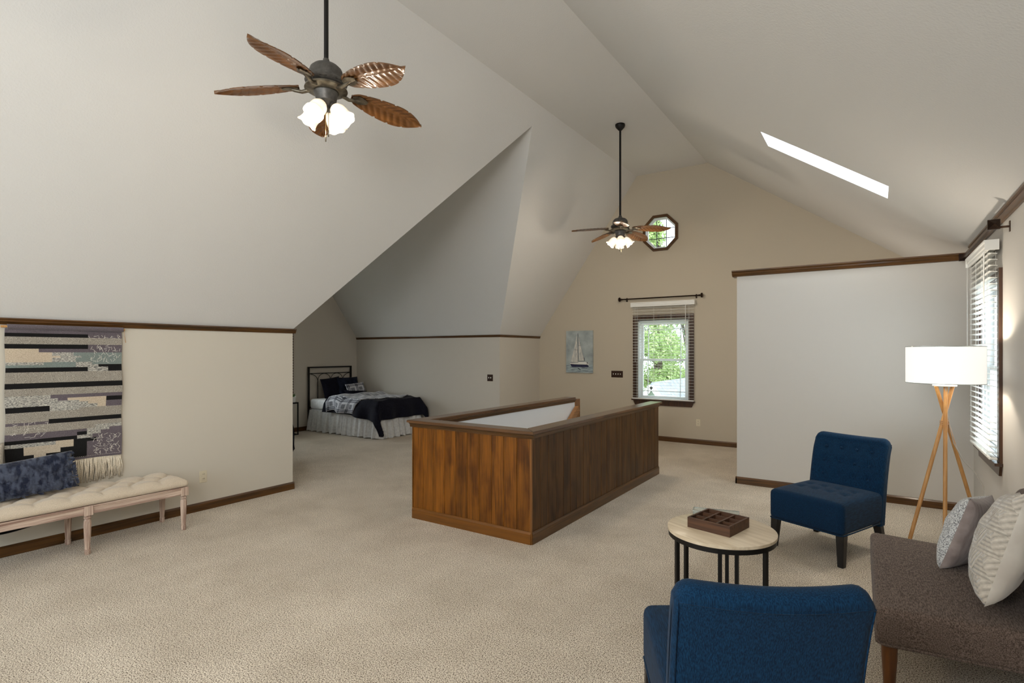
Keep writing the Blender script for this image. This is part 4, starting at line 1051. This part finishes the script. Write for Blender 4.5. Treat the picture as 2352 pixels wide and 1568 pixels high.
# pillows on the bench
def navymat():
    m = fabric('navy_shag', (72, 78, 94), (27, 32, 50), 17, (1, 1.6, .8), bump=1.0, bd=.012, fac=(.42, .60)); return m
M['navyshag'] = navymat()
t1, p1 = place_pillow('lumbar_pillow', 'long navy shaggy pillow lying on the tufted bench', pillow_bm(.74, .29, .13, n=40, nz=.022, seed=2), [M['navyshag'], M['navyshag']],
                      frame((-5.345, 1.275, .60), (.93, -.05, .30), (-.3, 0, 1), R(3.5)))
Mf = frame((-5.345, 1.275, .60), (.93, -.05, .30), (-.3, 0, 1), R(3.5))
bm = bmesh.new()
for k in range(300):
    if k < 90:                                    # ragged ends
        u = random.choice((-1, 1)); v = random.uniform(-1, 1); z = 0; p_ = Vector((u*.346, v*.132, z)); d_ = Vector((u*.03, random.uniform(-.012, .012), random.uniform(-.01, .01)))
    else:
        u = random.uniform(-.97, .97); v = random.uniform(-.95, .95); z = .065*max(0, (1-u*u)*(1-v*v))**.42
        p_ = Vector((u*.37, v*.145, z)); d_ = Vector((random.uniform(.006, .018), random.uniform(-.022, -.008), random.uniform(.002, .007)))
    s_ = Vector((random.uniform(.008, .02), random.uniform(-.004, .004), 0))
    if k < 90: s_ = Vector((0, .008, 0))
    q_ = [p_-s_, p_+s_, p_+s_*.5+d_, p_-s_*.6+d_*.9]
    bm.faces.new([bm.verts.new(Mf @ x) for x in q_])
tag(obj('ragged_tufts', bm, M['navyshag'], t1, smooth=False), kind='stuff')
M['chev'] = fabric('cream_chevron', (200, 192, 176), (168, 160, 146), 60, (3, 1, 1))
place_pillow('square_pillow', 'cream chevron pillow standing behind the navy pillow, cut by the left picture edge', pillow_bm(.42, .42, .13, nz=.01, seed=9), [M['chev'], M['chev']],
             frame((-5.43, 1.045, .665), (1, -.05, .2), (-.2, 0, 1), 0))

# ------------------------------------------------------------------ wall hanging
def yarn(name, c1, c2=None, sc_=170, st=(1, 1, 2.2), fac=(.40, .60), b=.6):
    return fabric(name, c1, c2 or tuple(int(x*.72) for x in c1), sc_, st, bump=b, bd=.002, fac=fac)
Y = [yarn('yarn_black', (22, 20, 20), (12, 11, 11)), yarn('yarn_mauve', (110, 101, 106), (88, 80, 86)), yarn('yarn_tweed', (190, 182, 168), (92, 86, 80), 400, (1, 1, 1), (.38, .60)),
     yarn('yarn_cream', (206, 190, 168), (184, 168, 146), 120), yarn('yarn_teal', (136, 146, 140), (112, 122, 118)), yarn('yarn_grain', (206, 202, 190), (104, 102, 100), 75, (1, 1, 4.5), (.40, .60))]
BK, MV, TW, CR, TE, GR = range(6)
rows = [(0, .036, [(1, MV)]), (.036, .062, [(.68, BK), (1, MV)]), (.062, .113, [(1, TW)]), (.113, .150, [(.68, BK), (1, MV)]),
        (.150, .172, [(.26, CR), (1, MV)]), (.172, .200, [(.37, CR), (.55, GR), (1, TE)]), (.200, .215, [(.44, CR), (.62, GR), (1, TE)]), (.215, .245, [(.37, CR), (.57, GR), (.68, TE), (1, TE)]),
        (.245, .265, [(.30, GR), (.57, TE), (.72, GR), (1, TE)]), (.265, .290, [(.57, TE), (.775, GR), (1, BK)]), (.290, .318, [(.68, BK), (.865, GR), (1, BK)]),
        (.318, .400, [(1, TW)]), (.400, .438, [(1, BK)]), (.438, .492, [(1, TW)]), (.492, .520, [(.355, GR), (1, MV)]), (.520, .540, [(.42, GR), (.50, MV), (.85, CR), (1, BK)]),
        (.540, .556, [(.60, GR), (.85, CR), (1, BK)]), (.556, .575, [(.68, GR), (.85, CR), (1, MV)]), (.575, .600, [(.345, BK), (.77, GR), (.85, CR), (1, MV)]), (.600, .614, [(.345, BK), (.60, GR), (1, TW)]),
        (.614, .672, [(1, TW)]), (.672, .686, [(.34, TW), (1, BK)]), (.686, .706, [(.34, MV), (1, BK)]), (.706, .742, [(1, TW)]), (.742, .765, [(.75, TW), (1, GR)]), (.765, .790, [(.67, MV), (.88, GR), (1, MV)]), (.790, .812, [(.58, MV), (.67, BK), (.80, GR), (1, MV)]),
        (.812, .842, [(.58, BK), (.72, GR), (1, MV)]), (.842, .864, [(.40, GR), (.55, CR), (.76, BK), (1, MV)]), (.864, .895, [(.14, BK), (.55, CR), (.67, BK), (1, MV)]), (.895, .925, [(.14, BK), (.44, CR), (.67, BK), (1, MV)]),
        (.925, .955, [(.22, BK), (.32, CR), (.67, BK), (1, MV)]), (.955, .985, [(.67, BK), (1, MV)]), (.985, 1.001, [(1, MV)])]
ty0, ty1, tzt, tzb = 1.275, 2.022, 1.728, .672
t = thing('wall_hanging', 'woven wall hanging in black, grey, cream and mauve bands with cream fringe', 'tapestry', (K, 1.65, tzb))
NU, NV = 100, 150
def tp(u, v):
    x = K+.016+.006*math.sin(v*9+1)*math.sin(u*5)+.004*math.sin(u*14)
    nar = .003*math.sin(v*17)
    return (x, ty0+(ty1-ty0)*u+nar*(u-.5)*2-.004, tzt+(tzb-tzt)*v-.012*u*v)
bm = grid(tp, NU, NV)
for f in bm.faces:
    uv = f.calc_center_median()
bm.faces.ensure_lookup_table()
for i in range(NU):
    for j in range(NV):
        u, v = (i+.5)/NU, (j+.5)/NV
        for a, b, cols in rows:
            if a <= v < b:
                for ue, ci in cols:
                    if u <= ue: bm.faces[i*NV+j].material_index = ci; break
                break
thicken(bm, .006)
obj('weave', bm, Y, t)
# fold over the rod at the top
bm = bmesh.new(); tube(bm, [(K+.028, ty0+.005, tzt+.012), (K+.028, ty1+.003, tzt+.012)], .019, 14); obj('rod_sleeve', bm, Y[MV], t, smooth=True, sharp=50)
obj('rod', tube(bmesh.new(), [(K+.028, ty0-.03, tzt+.012), (K+.028, ty1+.016, tzt+.012)], .009, 10), M['lampwood'], t, smooth=True, sharp=50)
obj('hanging_cord', tube(bmesh.new(), [(K+.028, ty1+.010, tzt+.01), (K+.02, ty1+.018, tzt-.04), (K+.02, ty1+.026, tzt-.10)], [.0015, .0015, .003], 5), M['twine'], t)
bm = bmesh.new()
for k in range(190):
    y = ty0+.008+(ty1-ty0-.016)*k/189
    y2 = y+random.uniform(-.022, .022); L_ = random.uniform(.17, .215)
    tube(bm, [(K+.016, y, tzb+.0), (K+.024+random.uniform(0, .012), (y+y2)/2+random.uniform(-.006, .006), tzb-L_*.5), (K+.012+random.uniform(0, .01), y2, tzb-L_)], [.0030, .0034, .0028], 5)
tag(obj('fringe', bm, yarn('yarn_fringe', (240, 230, 210), (216, 202, 180), 100), t, smooth=True), kind='stuff')
bm = bmesh.new()
def stitch(u, v, a, l):
    p = Vector(tp(min(.99, max(.01, u)), min(.99, max(.01, v)))); d_ = Vector((0, math.cos(a), math.sin(a)))*l/2; p.x += .0072
    bar(bm, p-d_, p+d_, .0021)
for (u0, u1, v0, v1, n_) in ((.69, .98, .04, .062, 16), (.70, .98, .115, .17, 26), (.70, .98, .18, .25, 34), (.04, .33, .69, .705, 8), (.04, .32, .72, .80, 26), (.72, .98, .82, .97, 80)):
    for k in range(n_): stitch(random.uniform(u0, u1), random.uniform(v0, v1), random.uniform(0, PI), random.uniform(.014, .034))
for k in range(60): stitch(.02+.96*k/59, .982, 0, .006)
tag(obj('running_stitches', bm, yarn('yarn_white', (222, 216, 206), (200, 194, 184)), t), kind='stuff')

# ------------------------------------------------------------------ beds
M['navy'] = fabric('navy_cotton', (22, 22, 34), (14, 14, 24), 30, bump=.4, bd=.004)
M['navy2'] = fabric('navy_tufted', (28, 34, 50), (16, 19, 30), 12, bump=.8, bd=.012)
for k_ in ('navy', 'navy2'): M[k_].node_tree.nodes['Principled BSDF'].inputs['Sheen Weight'].default_value = .03
M['sheet'] = fabric('white_sheet', (222, 222, 222), (206, 206, 206), 20, bump=.2, bd=.004)
M['skirt'] = fabric('white_bed_skirt', (206, 206, 204), (190, 190, 190), 30, bump=.2)
def plaid():
    m = fabric('plaid', (190, 190, 194), (160, 160, 166), 200, bump=.2)
    N = m.node_tree.nodes; L = m.node_tree.links; p = N['Principled BSDF']
    tc = N.new('ShaderNodeTexCoord'); sp = N.new('ShaderNodeSeparateXYZ'); L.new(tc.outputs['UV'], sp.inputs[0])
    def mth(op, a, b=None):
        n_ = N.new('ShaderNodeMath'); n_.operation = op
        for i, v in enumerate((a, b)):
            if v is None: continue
            if isinstance(v, (int, float)): n_.inputs[i].default_value = v
            else: L.new(v, n_.inputs[i])
        return n_.outputs[0]
    def bands(src):
        f_ = mth('FRACT', src)
        b1 = mth('LESS_THAN', mth('ABSOLUTE', mth('SUBTRACT', f_, .14)), .055); b2 = mth('LESS_THAN', mth('ABSOLUTE', mth('SUBTRACT', f_, .30)), .055)
        wide = mth('GREATER_THAN', f_, .42); mid = mth('LESS_THAN', f_, .88)
        thin = mth('LESS_THAN', mth('ABSOLUTE', mth('SUBTRACT', f_, .65)), .012)
        return mth('MAXIMUM', b1, b2), mth('MULTIPLY', wide, mid), thin
    d1, w1, t1_ = bands(sp.outputs[0]); d2, w2, t2_ = bands(sp.outputs[1])
    dark = mth('MULTIPLY', mth('ADD', d1, d2), .55); grey = mth('MULTIPLY', mth('MULTIPLY', w1, w2), .62)
    fac = mth('MINIMUM', mth('ADD', dark, grey), 1.0); fac = mth('SUBTRACT', fac, mth('MULTIPLY', mth('MAXIMUM', t1_, t2_), .3))
    cr = N.new('ShaderNodeValToRGB'); e = cr.color_ramp.elements; e[0].color = lin((186, 186, 190)); e[1].color = lin((20, 22, 34)); e[1].position = .95
    q = e.new(.60); q.color = lin((112, 114, 120)); q2 = e.new(.48); q2.color = lin((70, 72, 82))
    L.new(fac, cr.inputs[0]); L.new(cr.outputs[0], p.inputs['Base Color']); return m
M['plaid'] = plaid()
def make_bed(label):
    b = thing('bed', label, 'bed')
    w2, Lb, zt = .505, 2.03, .62
    hb = thing('headboard', None, None); hb.parent = b
    # posts and rails
    bm = bmesh.new()
    for s_ in (-1, 1): bar(bm, (.02, s_*w2, 0), (.02, s_*w2, 1.25), .03)
    bar(bm, (.02, -w2-.015, 1.237), (.02, w2+.015, 1.237), .03, .026)
    bar(bm, (.02, -w2, 1.115), (.02, w2, 1.115), .018, .016)
    bar(bm, (.02, -w2, .45), (.02, w2, .45), .02)
    obj('headboard_frame', bm, M['black'], b)
    vx = [-.30, 0, .30]
    for x in vx: obj('spindle', tube(bmesh.new(), [(.02, x, .45), (.02, x, .965)], .007, 8), M['black'], b, smooth=True)
    arcs = [(-.505, -.30, 'r'), (-.30, 0, 'f'), (0, .30, 'f'), (.30, .505, 'l')]
    for a0, a1, k_ in arcs:
        pts = []
        if k_ == 'f':
            for q in range(17): th = PI*q/16; pts.append((.02, (a0+a1)/2-.15*math.cos(th), .965+.145*math.sin(th)))
        elif k_ == 'r':
            for q in range(9): th = PI/2*q/8; pts.append((.02, a0+.205*math.sin(th), .965+.145*math.cos(th)))
        else:
            for q in range(9): th = PI/2*q/8; pts.append((.02, a1-.205*math.cos(th), .965+.145*math.sin(th)))
        obj('arch', tube(bmesh.new(), pts, .006, 6), M['black'], b, smooth=True)
    bpy.data.objects.remove(hb)
    for x in (.12, Lb-.08):
        for s_ in (-1, 1): obj('leg', B(x-.02, x+.02, s_*.44-.02, s_*.44+.02, 0, .26), M['black'], b)
    obj('box_spring', B(.05, Lb, -w2+.01, w2-.01, .26, .42, bev=.02), M['sheet'], b)
    obj('mattress', B(.05, Lb, -w2, w2, .42, zt, bev=.045, seg=4), M['sheet'], b, smooth=True, sharp=50)
    # ruffled skirt
    path = []
    for k in range(150): path.append((.05+(Lb-.04)*k/149, -w2-.005, 0, -1))
    for k in range(1, 80): path.append((Lb+.01, -w2+2*w2*k/80, 1, 0))
    for k in range(150): path.append((Lb+.01-(Lb-.04)*k/149, w2+.005, 0, 1))
    def sf(a, c):
        i = min(len(path)-1, int(a*(len(path)-1)+.5)); x, y, nx_, ny_ = path[i]; s_ = i*.0135
        amp = (.010+.034*(1-c))
        rip = amp*(math.sin(s_*2*PI/.17+1.5*math.sin(s_*5))*.7+.3*math.sin(s_*2*PI/.07))+.05*(1-c)
        return (x+nx_*rip, y+ny_*rip, .012+.40*c+(.010*math.sin(s_*33))*(1-c))
    obj('bed_skirt', grid(sf, len(path)-1, 8), M['skirt'], b, smooth=True)
    # comforter
    def drape(s_u, s_v, up):
        x = min(s_u, Lb-.01); du = max(0, s_u-(Lb-.01)); y = max(-w2, min(w2, s_v)); dv = abs(s_v)-w2 if abs(s_v) > w2 else 0
        sg = 1 if s_v > 0 else -1
        drop = du+dv*1.0
        z = zt+.035+up - drop - .0
        rnd_ = min(1, dv/.10); rnu = min(1, du/.10)
        mn = min(du, dv); x += .32*mn; y += sg*.22*mn
        x += .05*rnu+.06*du+(.035*math.sin(s_v*14)*min(1, du/.25)); y += sg*(.045*rnd_+.10*dv+.035*math.sin(s_u*13)*min(1, dv/.25))
        if dv == 0 and du == 0: z += .018*math.sin(s_u*9+s_v*4)*math.sin(s_v*8)+.012*noise.noise(Vector((s_u*6, s_v*6, 1)))
        z = z+.03*min(1, max(0, 1-abs(dv-.02)/.10))*0
        return (x+up*.3*rnu, y+sg*up*.8*rnd_, max(z, .07))
    u0_, u1_, v0_, v1_ = .60, Lb+.30, -w2-.35, w2+.28
    v0f = lambda a: v0_+.10-.13*min(1, max(0, (a-.35)/.65))
    bm = grid(lambda a, c: drape(u0_+(u1_-u0_)*a, v0f(a)+(v1_-v0f(a))*c, 0), 90, 80)
    thicken(bm, -.022); obj('comforter', bm, M['navy'], b, smooth=True)
    def pl(a, c):
        v = v0_+.075+(v1_-v0_-.10)*c; k = (v-v0_)/(v1_-v0_)
        s0 = .68+.04*math.sin(v*5); e0 = 1.42+.34*min(1, k*1.6)+.03*math.sin(v*9)
        x, y, z = drape(s0+(e0-s0)*a, v, .042)
        bulge = .05*math.sin(PI*min(1, a*2.2))*(1 if a < .4545 else 0)
        return (x, y, z+bulge*.8)
    bm = grid(pl, 40, 80)
    uvl = bm.loops.layers.uv.active
    for f in bm.faces:
        for l in f.loops:
            a, c = l[uvl].uv; l[uvl].uv = (a*4.4, c*8.5)
    thicken(bm, .010); obj('plaid_fold', bm, M['plaid'], b, smooth=True)
    return b
bd = make_bed('bed with plaid and navy comforter and white skirt against the far dormer wall')
move(bd, (-9.40, 7.075, 0))
b2 = dup(bd, label='second bed, mostly hidden behind the low wall; only a navy comforter corner shows')
move(b2, (-9.40, 4.22, 0))
# pillows on the visible bed
bx, byc = -9.40, 7.075
def bedpillow(label, w_, h_, d_, m, c, face, roll=0, **k):
    return place_pillow('bed_pillow', label, pillow_bm(w_, h_, d_, **k), [m, m], frame(c, face, (-.3, 0, 1), roll))
bedpillow('plain navy pillow leaning on the bed headboard, left of the tufted one', .42, .42, .15, M['navy'], (bx+.20, byc-.10, .825), (1, -.15, .30), R(4), n=16)
bedpillow('tufted navy pillow leaning in front of the bed headboard', .46, .42, .17, M['navy2'], (bx+.33, byc+.20, .83), (1, -.2, .34), R(-3), n=22, nz=.02)
def uvscale(bm, sx, sy):
    l_ = bm.loops.layers.uv.active
    for f in bm.faces:
        for l in f.loops: l[l_].uv = (l[l_].uv[0]*sx, l[l_].uv[1]*sy)
    return bm
place_pillow('bed_pillow', 'small plaid pillow lying in front of the navy pillows on the bed', uvscale(pillow_bm(.42, .24, .12, n=16), 2.4, 1.6), [M['plaid'], M['plaid']], frame((bx+.53, byc+.22, .80), (1, -.2, .45), (-.3, 0, 1), R(2)))
bedpillow('dark navy bolster under the small plaid pillow on the bed', .50, .20, .14, M['navy'], (bx+.55, byc+.22, .715), (1, -.1, 1.2), 0, n=14)

# nightstand and plant
t = thing('nightstand', 'black metal open-frame nightstand between the two beds', 'nightstand', (-9.22, 5.86, 0))
n0, n1, m0, m1, h_ = -9.30, -9.04, 5.60, 6.12, .60
for x in (n0+.01, n1-.01):
    for y in (m0+.01, m1-.01): obj('leg', bar(bmesh.new(), (x, y, 0), (x, y, h_), .018), M['black'], t)
for z in (.01, h_-.01):
    for a, b in (((n0, m0), (n1, m0)), ((n1-.01, m0), (n1-.01, m1)), ((n1, m1-.01), (n0, m1-.01)), ((n0+.01, m1), (n0+.01, m0))): obj('frame_rail', bar(bmesh.new(), (a[0], a[1], z), (b[0], b[1], z), .016), M['black'], t)
obj('top', B(n0, n1, m0, m1, h_, h_+.008), M['black'], t)
t = thing('potted_plant', 'small green plant in a white pot on the nightstand', 'plant', (-9.12, 6.065, h_+.008))
zz = h_+.008
obj('pot', lathe(bmesh.new(), [(0, zz), (.035, zz), (.045, zz+.09), (.047, zz+.10), (.040, zz+.10), (.036, zz+.085), (0, zz+.085)], 16, (-9.12, 6.065, 0)), M['white'], t, smooth=True, sharp=40)
bm = bmesh.new()
for k in range(34):
    a = random.uniform(0, 2*PI); l_ = random.uniform(.05, .10); e_ = random.uniform(.3, 1.3)
    p0 = Vector((-9.12, 6.065, zz+.085)); p1_ = p0+Vector((math.cos(a)*math.cos(e_), math.sin(a)*math.cos(e_), math.sin(e_)))*l_
    sd = Vector((-math.sin(a), math.cos(a), 0))*.006
    bm.faces.new([bm.verts.new(q) for q in (p0-sd*.4, p0+sd*.4, (p0+p1_)/2+sd, p1_, (p0+p1_)/2-sd)])
M['plantg'] = mat('plant_green', (84, 116, 70), .6)
tag(obj('foliage', bm, M['plantg'], t), kind='stuff')

# ------------------------------------------------------------------ outdoors seen through the far windows
M['leafl'] = mat('leaf_light', (190, 204, 140), .6, col2=(130, 158, 84), scale=3)
M['leafd'] = mat('leaf_dark', (160, 182, 130), .6, col2=(110, 140, 86), scale=3)
M['bark'] = mat('bark', (92, 78, 64), .9, col2=(60, 50, 42), scale=8)
M['grass'] = mat('lawn', (130, 158, 84), .9, col2=(96, 126, 60), scale=2)
M['siding'] = mat('pale_siding', (206, 214, 212), .7)
M['shingle'] = mat('grey_shingle', (170, 172, 176), .8, col2=(140, 142, 148), scale=6)
bm = bmesh.new(); poly(bm, (-45, 9.4, -3), (25, 9.4, -3), (25, 60, -3), (-45, 60, -3)); tag(obj('lawn', bm, M['grass']), kind='structure')
def tree(label, x, y, r, h, m, n, lo=1.0):
    t = thing('leafy_tree', label, 'tree', (x, y, -3), group=None)
    bm = bmesh.new(); tube(bm, [(x, y, -3), (x+.1, y, 0), (x, y+.1, h*.55), (x+.2, y, h)], [.16, .12, .08, .02], 8)
    for k in range(9):
        a = random.uniform(0, 2*PI); z = lo+random.uniform(-.3, .65)*h*.6; rr_ = r*random.uniform(.5, .95)
        tube(bm, [(x, y, z), (x+math.cos(a)*rr_*.5, y+math.sin(a)*rr_*.5, z+rr_*.35), (x+math.cos(a)*rr_, y+math.sin(a)*rr_, z+rr_*.5)], [.07, .045, .015], 6)
    obj('trunk', bm, M['bark'], t, smooth=True)
    vs, fs = [], []
    for k in range(n):
        c_ = random.randrange(14); random_c = Vector((math.sin(c_*2.4)*r*.55, math.cos(c_*1.7)*r*.5, lo+(c_ % 7)/7*h*.85-.3))
        d_ = Vector((random.gauss(0, 1), random.gauss(0, 1), random.gauss(0, .8))).normalized()*r*.46*random.random()**.4
        p_ = Vector((x, y, 0))+random_c+d_
        s_ = random.uniform(.045, .09); a = Vector((random.gauss(0, 1), random.gauss(0, 1), random.gauss(0, 1))).normalized(); b = a.orthogonal().normalized()
        i = len(vs); vs += [p_-a*s_, p_+b*s_*.55, p_+a*s_, p_-b*s_*.55]; fs.append((i, i+1, i+2, i+3))
    me = bpy.data.meshes.new('crown'); me.from_pydata(vs, [], fs); me.materials.append(m); o = bpy.data.objects.new('crown', me); C.objects.link(o); o.parent = t
    o.matrix_parent_inverse = Matrix.Translation((-x, -y, 3)); o['kind'] = 'stuff'
    return t
tree('nearest leafy tree outside, filling most of the far window', -8.5, 24.3, 1.9, 14.0, M['leafl'], 24000, -1.2)
tree('second leafy tree outside, partly hidden behind the nearest one', -10.3, 28.8, 2.2, 14.0, M['leafl'], 22000, .2)
tree('darker green tree outside, farthest of the trees beyond the far window', -12.5, 42.0, 4.6, 13.0, M['leafd'], 16000, -1.6)
tree('leafy tree outside, far to the right of the far window', -4.0, 26.0, 2.2, 11.0, M['leafl'], 9000, -1.0)
tree('leafy tree outside, far to the left beyond the far window', -15.0, 27.0, 2.2, 12.0, M['leafl'], 9000, -1.0)
def house(label, x, y, w_, h_, rf, m, front=-1):
    t = thing('house', label, 'house', (x, y, -3))
    bm = bmesh.new()
    pts = [(x-w_/2, -3), (x+w_/2, -3), (x+w_/2, h_), (x, h_+rf), (x-w_/2, h_)]
    a_ = [bm.verts.new((p, y, z)) for p, z in pts]; b_ = [bm.verts.new((p, y+5, z)) for p, z in pts]
    bm.faces.new(a_); bm.faces.new(b_[::-1])
    for k in range(5): bm.faces.new((a_[k], b_[k], b_[(k+1) % 5], a_[(k+1) % 5]))
    obj('house_walls', bm, m, t)
    for s_ in (-1, 1):
        bm = bmesh.new(); q = [(x, h_+rf+.14), (x+s_*(w_/2+.35), h_-.22), (x+s_*(w_/2+.35), h_-.38), (x, h_+rf)]
        a_ = [bm.verts.new((p, y-.3, z)) for p, z in q]; b_ = [bm.verts.new((p, y+5.2, z)) for p, z in q]
        bm.faces.new(a_); bm.faces.new(b_[::-1])
        for k in range(4): bm.faces.new((a_[k], b_[k], b_[(k+1) % 4], a_[(k+1) % 4]))
        obj('roof', bm, M['shingle'], t)
        obj('fascia', bar(bmesh.new(), (x, y-.32, h_+rf+.02), (x+s_*(w_/2+.35), y-.32, h_-.34), .06, .16), M['white'], t)
    return t
house('grey gabled house outside, low in the far window', -6.12, 17.2, 1.9, -.95, 1.36, M['siding'])
house('pale house outside at the lower right of the far window', -10.3, 33, 5.0, -1.2, 1.4, M['siding'])
house('grey house outside the right window, seen between the blind slats', 5.4, 13.0, 8.4, 2.2, 2.0, M['siding'])
